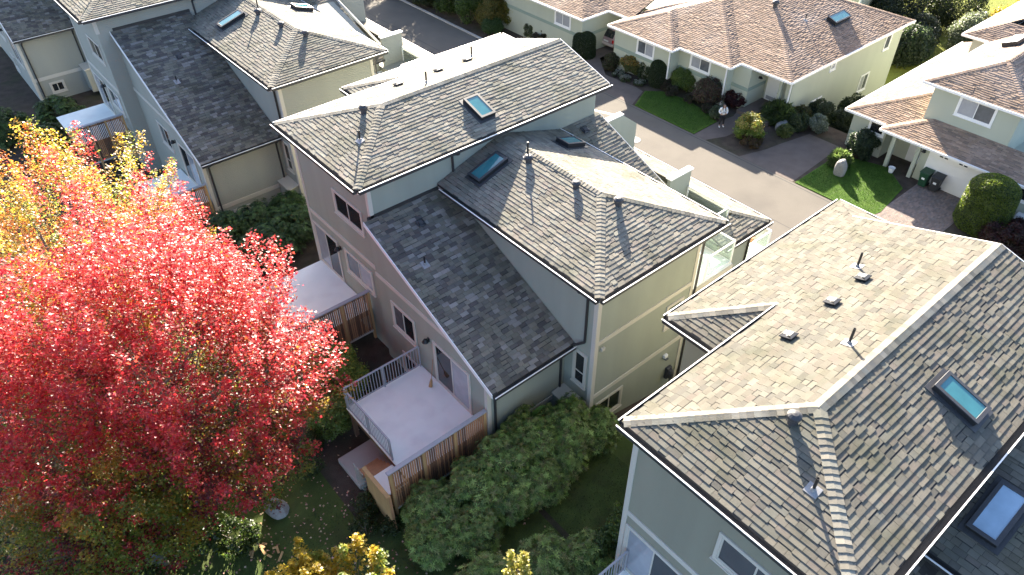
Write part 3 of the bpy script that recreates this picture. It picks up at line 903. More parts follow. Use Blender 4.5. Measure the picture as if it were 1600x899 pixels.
# ------------------------------------------------------------------ houses across the road
def hipz(z0, p, d): return z0+p*d
def far_house_b():
    p = 0.36; z0 = 3.1; k_ = 0.973
    H = empty('bungalow', (42, 24, 0), 'pale green house with stepped tan hip roofs across the road', 'house')
    OX, OY = 42, 24
    def L(pts): return [(x*k_-OX, y*k_-OY, z) for x, y, z in pts]
    def zw(z): return 24.8-(24.8-z)*k_
    def q(x, y, d): return (x, y, z0+p*d*k_)
    F = []
    A0, Y1 = (43.7, 23.45), 38.33
    F.append((L([q(43.7,23.45,0), q(51.14,30.89,7.44), q(49.115,32.915,5.415), q(43.7,27.5,0)]), (-1,0)))
    F.append((L([q(42.5,27.5,0), q(43.7,27.5,0), q(49.115,32.915,5.415), q(47.915,32.915,5.415)]), (0,-1)))
    F.append((L([q(42.5,27.5,0), q(47.915,32.915,5.415), q(45.665,35.165,3.165), q(42.5,32,0)]), (-1,0)))
    F.append((L([q(41.66,32,0), q(42.5,32,0), q(45.665,35.165,3.165), q(44.825,35.165,3.165)]), (0,-1)))
    F.append((L([q(41.66,32,0), q(44.825,35.165,3.165), q(41.66,Y1,0)]), (-1,0)))
    ch = [(41.66,Y1),(44.825,35.165),(45.665,35.165),(47.915,32.915),(49.115,32.915),(51.14,30.89),(52.46,30.89),(59.9,Y1)]
    for a, b in zip(ch, ch[1:]):
        F.append((L([q(a[0],a[1],Y1-a[1]), q(b[0],b[1],Y1-b[1]), q(b[0],Y1,0), q(a[0],Y1,0)] if a[1] < Y1 and b[1] < Y1 else
                    ([q(a[0],Y1,0), q(b[0],b[1],Y1-b[1]), q(b[0],Y1,0)] if a[1] == Y1 else [q(a[0],a[1],Y1-a[1]), q(b[0],Y1,0), q(a[0],Y1,0)])), (0,1)))
    F.append((L([q(43.7,23.45,0), q(59.9,23.45,0), q(52.46,30.89,7.44), q(51.14,30.89,7.44)]), (0,-1)))
    F.append((L([q(59.9,23.45,0), q(59.9,Y1,0), q(52.46,30.89,7.44)]), (1,0)))
    # link and left wing
    F.append((L([q(43.8,38.0,0), q(50,38.0,6.2), q(50,41,6.2), q(43.8,41,0)]), (-1,0)))
    F.append((L([q(40.85,40.4,0), q(47.65,47.2,6.8), q(40.85,54,0)]), (-1,0)))
    F.append((L([q(40.85,40.4,0), q(58,40.4,0), q(52,47.2,6.8), q(47.65,47.2,6.8)]), (0,-1)))
    F.append((L([q(40.85,54,0), q(47.65,47.2,6.8), q(52,47.2,6.8), q(58,54,0)]), (0,1)))
    lay_roof(H, F, (OX, OY, 0), PAL_TAN, 51, indiv=0, mat='shingle_tan', wm=(0.2, 0.4), thick=1.3)
    def bx(x0, x1, y0, y1, z0_, z1_, name='wall', mat='sage'):
        g = G(); g.box(x0*k_-OX, x1*k_-OX, y0*k_-OY, y1*k_-OY, z0_, z1_+(.60 if z1_ > 1 else .2)); return g.obj(name, mat, H)
    bx(42.05, 58, 32.3, 37.95, -3, 2.42); bx(42.95, 58, 27.9, 32.3, -3, 2.43); bx(43.6, 58, 26.5, 27.9, -3, 2.44)
    bx(45.75, 58, 24.3, 26.5, -3, 2.45); bx(44.8, 59.4, 23.85, 24.3, -3, 2.46)
    bx(46.4, 58, 37.95, 40.8, -3, 2.46); bx(41.3, 58, 40.8, 53, -3, 2.45)
    bx(42.9, 45.8, 24.0, 26.6, -.5, .05, 'porch_floor', 'walk')
    # sage belt band at sill height
    for (x, y0, y1) in ((42.05, 32.3, 37.95), (42.95, 27.95, 32.27), (43.6, 26.5, 27.9), (41.3, 40.8, 53)):
        band(H, (x*k_-OX, -OY), NX, -y1*k_, -y0*k_, 1.5, h=.24, mat='sage_dark')
    band(H, (-OX, 26.5*k_-OY), NY, 43.64*k_, 45.7*k_, 1.5, h=.24, mat='sage_dark')
    band(H, (-OX, 40.8*k_-OY), NY, 41.35*k_, 44.2*k_, 1.5, h=.24, mat='sage_dark')
    def W(o, n, a0, a1, z0w, z1w, *r):
        o2 = ((o[0]+OX)*k_-OX, (o[1]+OY)*k_-OY)
        window(H, o2, n, a0*k_, a1*k_, zw(z0w), zw(z1w), *r, trim='white')
    W((42.05-OX, -OY), NX, -35.55, -34.0, 1.15, 2.1, 2, ('pane_mid', 'pane_blind'))
    W((42.95-OX, -OY), NX, -31.15, -29.5, 1.25, 2.1, 2, ('pane_blind', 'pane_mid'))
    W((41.3-OX, -OY), NX, -43.9, -42.2, 1.15, 2.1, 2, ('pane_blind', 'pane_blind'))
    W((46.4-OX, -OY), NX, -40.3, -39.2, 1.5, 2.15, 1, ('pane_dark',))
    W((-OX, 23.85-OY), NY, 49.4, 49.95, 1.5, 2.05, 1, ('pane_blind',))
    W((-OX, 23.85-OY), NY, 56.95, 57.7, .85, 1.9, 1, ('pane_mid',))
    W((-OX, 23.85-OY), NY, 47.95, 49.15, -1.75, -.5, 2, ('pane_mid', 'pane_dark'))
    W((-OX, 23.85-OY), NY, 54.7, 55.8, -1.9, -.65, 2, ('pane_blind', 'pane_mid'))
    # front door, porch post, lamps, downpipes
    g = G(); g.wbox((45.75*k_-OX, -OY), (0,-1), NX, -26.35*k_, -25.1*k_, .26, 2.42, 0, .05); d = g.obj('front_door', 'white', H, bevel=.01)
    g = G(); g.wbox((45.75*k_-OX, -OY), (0,-1), NX, -26.2*k_, -25.25*k_, .36, .6, .05, .07); g.obj('door_sweep', 'rail_grey', d)
    g = G(); g.lathe([(.03, 1.0), (.04, 1.03), (.03, 1.06)], 45.66*k_-OX, 25.35*k_-OY, 8); g.obj('handle', 'black_metal', d)
    g = G(); g.box(43.5-OX, 43.72-OX, 23.95-OY, 24.17-OY, 0, 3.0); g.obj('porch_post', 'sage', H, bevel=.01)
    g = G(); g.sqbar((43.2-OX, 24.1-OY, .55), (44.7-OX, 24.1-OY, .55), .05, .05); g.sqbar((43.2-OX, 24.1-OY, 0), (43.2-OX, 24.1-OY, .55), .04); g.obj('hand_rail', 'white', H)
    wall_lamp(H, (43.8*k_-OX, 26.5*k_-OY), NY, .9, 2.1)
    for (x, y) in ((42.0, 32.35), (42.9, 27.95), (44.75, 23.9)):
        x *= k_; y *= k_
        downpipe(H, [(x-.28-OX, y-.1-OY, 3.0), (x-.06-OX, y+.02-OY, 2.8), (x-.06-OX, y+.02-OY, -.1)], mat='white', w=.09)
    for e in (((41.66,Y1),(41.66,32),NX), ((42.5,32),(42.5,27.5),NX), ((43.7,27.5),(43.7,23.45),NX), ((43.7,23.45),(59.9,23.45),NY), ((41.66,32),(42.5,32),NY), ((42.5,27.5),(43.7,27.5),NY), ((40.85,54),(40.85,40.4),NX), ((40.85,40.4),(43.8,40.4),NY), ((43.8,40.4),(43.8,Y1),NX), ((44,Y1),(41.66,Y1),(0,1))):
        a, b, n = e
        a = (a[0]*k_, a[1]*k_); b = (b[0]*k_, b[1]*k_)
        g = G(); L_ = math.hypot(b[0]-a[0], b[1]-a[1]); u = ((b[0]-a[0])/L_, (b[1]-a[1])/L_)
        g.wbox((a[0]-OX, a[1]-OY), u, n, -.05, L_+.05, z0-.13, z0+.01, .0, .11)
        g.obj('gutter', 'fascia', H, bevel=.01)
    soffit(H, [(41.7*k_-OX,32.1*k_-OY),(46*k_-OX,32.1*k_-OY),(46*k_-OX,38.2*k_-OY),(41.7*k_-OX,38.2*k_-OY)], z0-.12)
    soffit(H, [(42.6*k_-OX,27.6*k_-OY),(46*k_-OX,27.6*k_-OY),(46*k_-OX,32.1*k_-OY),(42.6*k_-OX,32.1*k_-OY)], z0-.121)
    soffit(H, [(43.8*k_-OX,23.5*k_-OY),(59*k_-OX,23.5*k_-OY),(59*k_-OX,27.6*k_-OY),(43.8*k_-OX,27.6*k_-OY)], z0-.122)
    soffit(H, [(40.9*k_-OX,40.5*k_-OY),(47*k_-OX,40.5*k_-OY),(47*k_-OX,53*k_-OY),(40.9*k_-OX,53*k_-OY)], z0-.121)
    skylight(H, ((0, 23.45*k_-OY, z0), (0, p)), 53.2*k_-OX, 26.2*k_-OY, .32, .95, 'x', curb=.28)
    hood_vent(H, (49.3*k_-OX, 29.2*k_-OY, z0+p*k_*(49.3-43.7)), .22, .5)
    pipe_vent(H, (50.4*k_-OX, 27.2*k_-OY, z0+p*k_*(27.2-23.45)), .45, nrm=(0,-p,1))
    # pale caps on the hips
    for a, b, c in (((43.7,23.45,z0),(51.14,30.89,z0+p*7.44),.26), ((42.5,27.5,z0),(47.915,32.915,z0+p*5.415),.26), ((41.66,32,z0),(44.825,35.165,z0+p*3.165),.26), ((41.66,Y1,z0),(44.825,35.165,z0+p*3.165),.26), ((59.9,23.45,z0),(52.46,30.89,z0+p*7.44),.26)):
        g = G(); A = Vector((a[0]*k_-OX,a[1]*k_-OY,a[2])); B = Vector((b[0]*k_-OX,b[1]*k_-OY,z0+(b[2]-z0)*k_)); dd = (B-A).normalized(); s = Vector((0,0,1)).cross(dd).normalized(); nn = dd.cross(s)
        n = int((B-A).length/.2)
        for k in range(n):
            o = A+dd*(k*.2); cl = PAL_TAN[k % 6]
            vs = [o+s*w-nn*(abs(w)*c)+nn*h+dd*e for e, h in ((0,.045),(.25,.02)) for w in (-.17,0,.17)]+[o+s*w-nn*(abs(w)*c) for w in (-.17,0,.17)]
            g.add(vs, [(1,0,3,4),(2,1,4,5),(0,1,7,6),(1,2,8,7)], cl)
        stuff(g.obj('ridge_caps', 'shingle_tan', H))
    return H

def far_house_c():
    p = 0.36; z0 = 2.5
    OX, OY = 43, 12
    H = empty('two_storey_house', (43, 12, 0), 'pale green two-storey house with white garage door, tan roofs, right edge', 'house')
    def q(x, y, d, zb=2.5, pp=p): return (x-OX, y-OY, zb+pp*d)
    F = []
    F.append(([q(43.2,16.35,0), q(43.2,19.08,0), q(47.28,15.0,4.08), q(44.55,15.0,1.35)], (-1,0)))
    F.append(([q(43.2,19.08,0), q(58.6,19.08,0), q(58.6,15.0,4.08), q(47.28,15.0,4.08)], (0,1)))
    F.append(([q(42.47,16.35,0), q(43.2,16.35,0), q(44.55,15.0,1.35), q(44.5,14.32,2.03)], (0,1)))
    F.append(([q(42.47,16.35,0), q(44.5,14.32,2.03), q(44.5,2,2.03), q(42.47,2,0)], (-1,0)))
    zu, pu = 5.3, 0.45
    ux0, uy0, uy1 = 44.2, 9.7, 15.6
    h = (uy1-uy0)/2
    F.append(([q(ux0,uy0,0,zu,pu), q(ux0+h,uy0+h,h,zu,pu), q(ux0,uy1,0,zu,pu)], (-1,0)))
    F.append(([q(ux0,uy1,0,zu,pu), q(ux0+h,uy0+h,h,zu,pu), q(60,uy0+h,h,zu,pu), q(60,uy1,0,zu,pu)], (0,1)))
    F.append(([q(ux0,uy0,0,zu,pu), q(60,uy0,0,zu,pu), q(60,uy0+h,h,zu,pu), q(ux0+h,uy0+h,h,zu,pu)], (0,-1)))
    F.append(([q(52.6,17.3,0,zu,pu), q(54.4,15.5,1.8,zu,pu), q(54.4,13.0,1.8,zu,pu), q(52.6,13.0,0,zu,pu)], (-1,0)))
    F.append(([q(52.6,17.3,0,zu,pu), q(66,17.3,0,zu,pu), q(66,13.0,4.3,zu,pu), q(56.9,13.0,4.3,zu,pu)], (0,1)))
    lay_roof(H, F, (OX, OY, 0), PAL_TAN, 61, indiv=0, mat='shingle_tan', wm=(0.2, 0.4), thick=1.3)
    def bx(x0, x1, y0, y1, a, b, name='wall', mat='sage'):
        g = G(); g.box(x0-OX, x1-OX, y0-OY, y1-OY, a, b); return g.obj(name, mat, H)
    bx(43.6, 58, 16.4, 18.7, -3, 2.42); bx(44.7, 58, 13.9, 16.4, -3, 2.43); bx(43.1, 58, 2.5, 13.9, -3, 2.44)
    bx(44.5, 58, 10.2, 15.0, 2.44, 5.24); bx(53.2, 64, 15.0, 16.8, -3, 5.2)
    band(H, (43.6-OX, -OY), NX, -18.68, -16.42, .95, h=.24, mat='sage_dark')
    window(H, (43.6-OX, -OY), NX, -17.5, -16.6, 1.5, 2.15, 1, ('pane_dark',), trim='white')
    window(H, (44.5-OX, -OY), NX, -13.4, -11.5, 4.0, 5.0, 2, ('pane_blind', 'pane_mid'), trim='white')
    window(H, (43.1-OX, -OY), NX, -9.35, -6.6, 1.35, 2.2, 3, ('pane_dark', 'pane_dark'), trim='white')
    # garage door with four small lights
    g = G(); g.wbox((43.1-OX, -OY), (0,-1), NX, -13.45, -10.45, 0.02, 2.28, 0, .03); gd = g.obj('garage_door', 'white', H, bevel=.006)
    for k in range(4):
        z = .04+k*.56
        g = G(); g.wbox((43.1-OX, -OY), (0,-1), NX, -13.42, -10.48, z, z+.545, .03, .045); g.obj('door_panel', 'white', gd, bevel=.008)
    for y in (12.75, 12.48, 11.62, 11.35):
        g = G(); g.wbox((43.1-OX, -OY), (0,-1), NX, -y-.1, -y+.1, 1.93, 2.1, .045, .052); g.obj('pane', 'pane_dark', gd)
    g = G(); g.wbox((44.7-OX, -OY), (0,-1), NX, -15.2, -14.15, .05, 2.15, 0, .05); g.obj('front_door', 'white', H, bevel=.01)
    for (x, y) in ((43.05, 15.6), (43.0, 14.05)):
        g = G(); g.box(x-.11-OX, x+.11-OX, y-.11-OY, y+.11-OY, 0, 2.4); g.obj('porch_post', 'sage', H, bevel=.01)
    wall_lamp(H, (43.1-OX, -OY), NX, -13.75, 1.9)
    wall_lamp(H, (43.1-OX, -OY), NX, -10.1, 1.9)
    for e in (((43.2,19.08),(43.2,16.35),NX,z0), ((42.47,16.35),(42.47,2),NX,z0), ((43.2,16.35),(42.47,16.35),(0,1),z0), ((58.6,19.08),(43.2,19.08),(0,1),z0), ((ux0,uy1),(ux0,uy0),NX,zu), ((60,uy1),(ux0,uy1),(0,1),zu), ((66,17.3),(52.6,17.3),(0,1),zu), ((52.6,17.3),(52.6,13),NX,zu)):
        a, b, n, zz = e
        g = G(); L_ = math.hypot(b[0]-a[0], b[1]-a[1]); u = ((b[0]-a[0])/L_, (b[1]-a[1])/L_)
        g.wbox((a[0]-OX, a[1]-OY), u, n, -.05, L_+.05, zz-.13, zz+.01, .0, .11)
        g.obj('gutter', 'fascia', H, bevel=.01)
    soffit(H, [(42.6-OX,2-OY),(45-OX,2-OY),(45-OX,16.2-OY),(42.6-OX,16.2-OY)], z0-.12)
    soffit(H, [(43.3-OX,16.2-OY),(57-OX,16.2-OY),(57-OX,19-OY),(43.3-OX,19-OY)], z0-.121)
    soffit(H, [(44.3-OX,9.8-OY),(59-OX,9.8-OY),(59-OX,15.5-OY),(44.3-OX,15.5-OY)], zu-.12)
    skylight(H, ((0, uy1-OY, zu), (0, -pu)), 51.6-OX, 13.9-OY, .35, .9, 'x', curb=.25, glass='white')
    box_vent(H, (49.5-OX, 17.2-OY, z0+p*1.88), (0,p,1), (0,1), 'vent', .2, .15)
    pipe_vent(H, (50.5-OX, 12.0-OY, zu+pu*2.3), .6, .09, nrm=(0,-pu,1))
    for a, b, c in (((43.2,19.08,z0),(47.28,15.0,z0+p*4.08),.26), ((42.47,16.35,z0),(44.5,14.32,z0+p*2.03),.26), ((ux0,uy1,zu),(ux0+h,uy0+h,zu+pu*h),.3), ((ux0+h,uy0+h,zu+pu*h),(60,uy0+h,zu+pu*h),.4), ((ux0,uy0,zu),(ux0+h,uy0+h,zu+pu*h),.3)):
        g = G(); A = Vector((a[0]-OX,a[1]-OY,a[2])); B = Vector((b[0]-OX,b[1]-OY,b[2])); dd = (B-A).normalized(); s = Vector((0,0,1)).cross(dd).normalized(); nn = dd.cross(s)
        for k in range(int((B-A).length/.2)):
            o = A+dd*(k*.2); cl = PAL_TAN[k % 6]
            vs = [o+s*w-nn*(abs(w)*c)+nn*hh+dd*e for e, hh in ((0,.045),(.25,.02)) for w in (-.17,0,.17)]+[o+s*w-nn*(abs(w)*c) for w in (-.17,0,.17)]
            g.add(vs, [(1,0,3,4),(2,1,4,5),(0,1,7,6),(1,2,8,7)], cl)
        stuff(g.obj('ridge_caps', 'shingle_tan', H))
    return H

far_house_b()
far_house_c()

# sliver of a further house past the lawn
def far_sliver():
    H = empty('distant_house', (64, 30, -2.3), 'pale green house wall glimpsed beyond the lawn at the top edge', 'house')
    g = G(); g.box(0, 9, 0, 8, 0, 5); g.obj('wall', 'sage', H)
    g = G(); g.slab([(-.5,-.5,5), (9.5,-.5,5), (9.5,4,6.5), (-.5,4,6.5)], .15); g.slab([(-.5,4,6.5), (9.5,4,6.5), (9.5,8.5,5), (-.5,8.5,5)], .15); g.obj('roof', 'roof_deck', H)
    g = G(); g.box(-.06, .1, -.06, .1, 0, 4.9); g.obj('corner_board', 'white', H)
    window(H, (0, 0), NX, -3.0, -1.5, 1.2, 2.4, 2, trim='white')
far_sliver()

# ------------------------------------------------------------------ paving and lawns across the road
flat_sheet('front_lawn', [(37.25, 31.2), (37.25, 25.9), (39.7, 25.95), (40.3, 27.5), (40.6, 29.5), (40.3, 31.3), (39.4, 32.2)], 0.05, 'lawn', .09)
flat_sheet('front_path', [(37.2, 25.85), (37.2, 24.9), (38.6, 24.3), (39.8, 24.2), (43.0, 24.2), (45.7, 24.4), (45.7, 26.45), (43.4, 26.45), (41.2, 25.7), (39.7, 25.9)], 0.012, 'walk')
flat_sheet('driveway', [(37.2, 22.2), (37.2, 18.3), (42.0, 18.6), (43.0, 18.7), (43.0, 20.9), (40.5, 21.4), (39.2, 21.6)], 0.012, 'walk')
flat_sheet('driveway', [(37.2, 34.6), (37.2, 31.4), (39.3, 32.3), (39.4, 33.0), (39.2, 36.0), (41.0, 38.4), (44.3, 38.4), (44.3, 40.7), (39.5, 40.7), (37.2, 39.5)], 0.012, 'walk')
flat_sheet('side_lawn', [(37.25, 18.15), (37.3, 13.4), (38.3, 13.2), (41.5, 13.6), (43.0, 15.4), (42.4, 17.3), (41.0, 18.2)], 0.04, 'lawn', .07)
flat_sheet('side_lawn', [(37.3, 9.6), (39.3, 9.6), (39.3, 4), (37.3, 4)], 0.04, 'lawn', .07)
rect_sheet('back_lawn', 47.3, 90, 19.2, 60, 0.01, 'lawn_yellow')
# paver drive: single pavers in a running bond
pv = struct(G().box(37.2, 43.1, 10.0, 13.35, -.05, .006).obj('paver_drive', 'soil'))
rng = random.Random(5)
g = G(); single = []
for i in range(0, 30):
    for j in range(0, 36):
        x = 37.22+i*.2+(.1 if j % 2 else 0); y = 10.0+j*.0945
        if x > 42.95 or y > 13.3: continue
        c = rng.choice([(.20,.155,.13),(.23,.17,.14),(.17,.14,.125),(.19,.16,.14),(.25,.185,.15)])
        k = .85+.3*rng.random(); h = .022+.006*rng.random()
        g.box(x, x+.192, y, y+.087, -.02, h, (c[0]*k, c[1]*k, c[2]*k))
stuff(g.obj('pavers', 'paver', pv))
# seams along the road edge
for nm, x0, x1, y0, y1 in (('road_seam', 33.05, 33.10, -60, 120), ('road_seam', 36.95, 37.02, -60, 120), ('road_seam', 29.2, 29.24, 14, 40)):
    rect_sheet(nm, x0, x1, y0, y1, .008, 'asphalt_seam')
# ------------------------------------------------------------------ kerb beside the far planting strip
kb = G(); kb.box(37.0, 37.2, 42.0, 75, -.9, -.48); struct(kb.obj('kerb', 'concrete'))
# ------------------------------------------------------------------ decks, screens
def baluster_mesh():
    g = G(); g.box(-.011, .011, -.011, .011, 0, .93)
    return g.mesh('baluster', 'rail_grey')
BAL = baluster_mesh()
def metal_rail(parent, p, q, z, h=1.05, step=.115):
    a = Vector((p[0], p[1], z)); b = Vector((q[0], q[1], z)); d = (b-a); L = d.length; d.normalize()
    g = G()
    g.sqbar(a+Vector((0,0,h)), b+Vector((0,0,h)), .06, .045)
    g.sqbar(a+Vector((0,0,.10)), b+Vector((0,0,.10)), .04, .035)
    n = max(1, round(L/1.7))
    for k in range(n+1):
        c = a+d*(L*k/n); g.box(c.x-.026, c.x+.026, c.y-.026, c.y+.026, z-.1, z+h-.02)
    r = g.obj('railing', 'rail_grey', parent, bevel=.004)
    m = int(L/step)
    for k in range(1, m):
        c = a+d*(L*k/m)
        inst('baluster', BAL, r, (c.x, c.y, z+.11))
    return r

def deck(label, x0, x1, y0, y1, z, rails=(), ox=0, oy=0):
    D = empty('deck', (ox+x0, oy+y0, 0), label, 'deck', 'raised decks on the garden side')
    def P(x, y): return (x-x0, y-y0)
    g = G(); g.box(0, x1-x0, 0, y1-y0, z-.06, z); g.obj('deck_floor', 'deck_vinyl', D, bevel=.008)
    g = G()
    g.box(.02, x1-x0, .02, .08, z-.30, z-.061); g.box(.02, x1-x0, y1-y0-.08, y1-y0-.02, z-.30, z-.061); g.box(.02, .08, .081, y1-y0-.081, z-.30, z-.062)
    for k in range(1, 7):
        yy = (y1-y0)*k/7; g.box(.09, x1-x0, yy-.02, yy+.02, z-.29, z-.063)
    g.obj('joists', 'cedar_dark', D)
    for px, py in ((.12, .15), (.12, (y1-y0)-.15)):
        g = G(); g.box(px-.07, px+.07, py-.07, py+.07, zt(ox+x0+px, oy+y0+py)-.2, z-.30); g.obj('post', 'cedar_dark', D)
    for a, b in rails:
        metal_rail(D, P(*a), P(*b), z)
    return D

SLAT = {}
def slat_screen(label, x0, x1, y, z0, z1, ox=0, oy=0, group='cedar slat screens beside the decks'):
    S = empty('slat_screen', (ox+x0, oy+y, 0), label, 'screen', group)
    L = x1-x0; h = round(z1-z0, 3)
    if h not in SLAT:
        SLAT[h] = [G().box(-.028, .028, -.012, .012, 0, h-.09).mesh('slat', m) for m in ('cedar', 'cedar', 'cedar_dark')]
    rng = random.Random(int(abs(x0*100+oy*7)))
    n = int(L/.083)
    for k in range(n):
        inst('slat', SLAT[h][rng.randrange(3)], S, (.06+k*.083, -.03+.004*rng.random(), z0+.01*rng.random()))
    for k in range(4):
        px = .05+(L-.1)*k/3
        g = G(); g.box(px-.05, px+.05, -.065, .05, z0-.5, z1-.06); g.obj('post', 'cedar_post', S, bevel=.006)
    for zz in (z0+.08, z0+h*.5, z1-.16):
        g = G(); g.box(0, L, -.014, .028, zz-.04, zz+.04); g.obj('rail', 'cedar_dark', S)
    g = G(); g.box(-.05, L+.02, -.09, .07, z1-.055, z1); g.obj('top_cap', 'rail_grey', S, bevel=.008)
    g = G(); g.box(0, L, -.045, .04, z0-.09, z0-.0); g.obj('bottom_board', 'trim', S)
    return S

deck('pale grey vinyl deck with metal railings on two sides, middle house', 6.34, 9.58, 13.1, 17.0, 4.25, (((6.38, 16.95), (9.52, 16.95)), ((6.38, 16.9), (6.38, 14.05))))
deck('pale grey vinyl deck behind the leaning red maple tips, beside the tall wall', 6.2, 9.72, 20.66, 24.75, 4.5)
deck('grey deck with a railing at the bottom edge, near house', 6.0, 9.35, 2.45, 6.35, 4.5, (((6.1, 6.3), (9.3, 6.3)),))
deck('small pale deck behind the maple crown, far townhouse', 5.6, 8.0, 32.7, 36.6, 4.25)
deck('pale deck by the tall wall of the far townhouse, above the maple', 4.6, 7.25, 41.9, 46.2, 4.5)
slat_screen('cedar slat screen along the near edge of the middle deck', 5.65, 9.52, 13.0, 3.35, 5.33)
slat_screen('cedar slat screen between the two decks, above the round green shrub', 5.95, 9.66, 20.55, 3.5, 5.58)
slat_screen('cedar slat screen at the far townhouse deck beside the grey downpipe', 5.4, 7.95, 32.55, 3.2, 5.33)
slat_screen('dark cedar slat screen under the far tall wall, above the maple', 4.4, 7.2, 41.8, 3.4, 5.58)

# stair from the deck to the patio slab
st = empty('stair', (5.5, 13.1, 0), 'short timber stair with pale landing at the deck corner', 'stair')
g = G(); g.box(0, .82, 0, .92, 4.02, 4.10); g.obj('landing', 'deck_vinyl', st, bevel=.008)
for k in range(4):
    g = G(); g.box(.02, .82, .93+k*.27, .93+k*.27+.29, 3.84-k*.2, 3.89-k*.2); g.obj('tread', 'cedar', st, bevel=.006)
    g = G(); g.box(.03, .80, .93+k*.27, .95+k*.27, 3.70-k*.2, 3.84-k*.2); g.obj('riser', 'cedar', st)
g = G(); g.box(0, .06, 0, .06, 2.7, 4.02); g.box(.76, .82, 0, .06, 2.7, 4.02); g.obj('post', 'cedar_dark', st)
g = G(); g.box(5.3, 6.72, 14.7, 16.2, 2.6, 3.02); tag(g.obj('patio_slab', 'concrete', None, bevel=.02), 'pale concrete patio slab at the foot of the deck stair', 'slab')
wp = empty('stair_screen', (5.32, 12.62, 0), 'tan board screen wall beside the deck stair', 'screen')
for k in range(8):
    g = G(); g.box(0, .035, .02, 1.42, 3.0+k*.215, 3.0+k*.215+.208); g.obj('board', 'cedar_post', wp, bevel=.006)
g = G(); g.box(-.05, .09, -.02, 1.46, 4.722, 4.77); g.obj('top_cap', 'cedar_post', wp, bevel=.006)
for y in (0.0, 1.38):
    g = G(); g.box(.036, .12, y, y+.09, 2.6, 4.72); g.obj('post', 'cedar', wp)
g = G(); g.box(5.28, 5.30, 14.12, 14.75, 3.2, 4.3); g2 = tag(g.obj('glass_wind_panel', 'glass_rail'), 'thin dark glass panel standing at the patio slab edge', 'panel')

# broom on the deck
br = empty('broom', (9.3, 15.9, 4.25), 'straw broom leaning on the wall by the sliding door', 'broom')
g = G(); g.tube([(0, 0, .3), (.2, .08, 1.15)], .011, 8); g.obj('handle', 'cedar', br)
g = G(); g.tube([(-.09, -.03, 0.01), (-.03, -.01, .2), (.0, .0, .34)], [.075, .055, .022], 8); g.obj('bristles', 'cedar_post', br)

# balcony flower pot
fp = empty('flower_pot', (24.3, 13.1, 4.5), 'pink flowers in a pot stand on the street balcony', 'flowers')
g = G(); g.lathe([(.12, .5), (.18, .75), (.19, .78), (.17, .78)], 0, 0, 14); g.obj('pot', 'cedar', fp)
g = G()
for a in (0, 2.1, 4.2):
    g.tube([(.12*math.cos(a), .12*math.sin(a), .5), (.2*math.cos(a), .2*math.sin(a), 0)], .012, 6)
g.obj('stand', 'black_metal', fp)

# ------------------------------------------------------------------ wheelie bins
def wheelie(x, y, col, label):
    B = empty('wheelie_bin', (x, y, .03), label, 'bin', 'wheelie bins at the garage', rz=-math.pi/2)
    body = pm('bin_'+label.split()[0], col, .5, .12)
    g = G()
    rows = [(.20, .22, .06), (.23, .26, .5), (.27, .32, .95)]
    vs = []
    for w, d, z in rows:
        vs += [(-w, -d, z), (w, -d, z), (w, d, z), (-w, d, z)]
    fs = [(3,2,1,0)]
    for i in range(2):
        for k in range(4):
            fs.append((i*4+k, i*4+(k+1)%4, i*4+4+(k+1)%4, i*4+4+k))
    fs.append((8,9,10,11))
    g.add(vs, fs); g.obj('body', body, B, bevel=.02)
    g = G(); g.slab([(-.30,-.36,1.02), (.30,-.36,1.02), (.30,.36,1.06), (-.30,.36,1.06)], .055); g.obj('lid', body, B, bevel=.02)
    g = G(); g.tube([(-.22,.40,.98), (.22,.40,.98)], .018, 8); g.obj('handle', body, B)
    for s in (-1, 1):
        g = G(); g.tube([(s*.20,.26,.11), (s*.26,.26,.11)], .11, 14); g.obj('wheel', 'black_metal', B)
    g = G(); g.box(-.09, .09, -.285, -.262, .55, .68); g.obj('sticker', 'white', B)
    return B
wheelie(42.62, 13.02, (.015, .06, .03), 'green wheelie bin by the garage door, next to the post')
wheelie(42.62, 12.32, (.03, .032, .035), 'dark grey wheelie bin by the garage door, right of the green one')

# heat pump by the right house
hp = empty('heat_pump', (42.4, 6.9, 0), 'white heat pump box against the wall at the right edge', 'heat pump')
g = G(); g.box(0, .4, 0, .95, .08, .85); g.obj('casing', 'white', hp, bevel=.02)
g = G(); g.tube([(-.005, .35, .46), (-.02, .35, .46)], .3, 20); g.obj('fan_grille', 'vent', hp)
g = G(); g.box(.03, .1, .05, .9, 0, .08); g.box(.3, .37, .05, .9, 0, .08); g.obj('feet', 'black_metal', hp)
# porch planter
pl = empty('planter', (42.6, 15.0, 0.03), 'white pot standing at the porch post of the right house', 'planter')
g = G(); g.lathe([(.13, 0), (.19, .32), (.21, .34), (.18, .34), (.17, .28)], 0, 0, 14); g.obj('pot', 'white', pl)

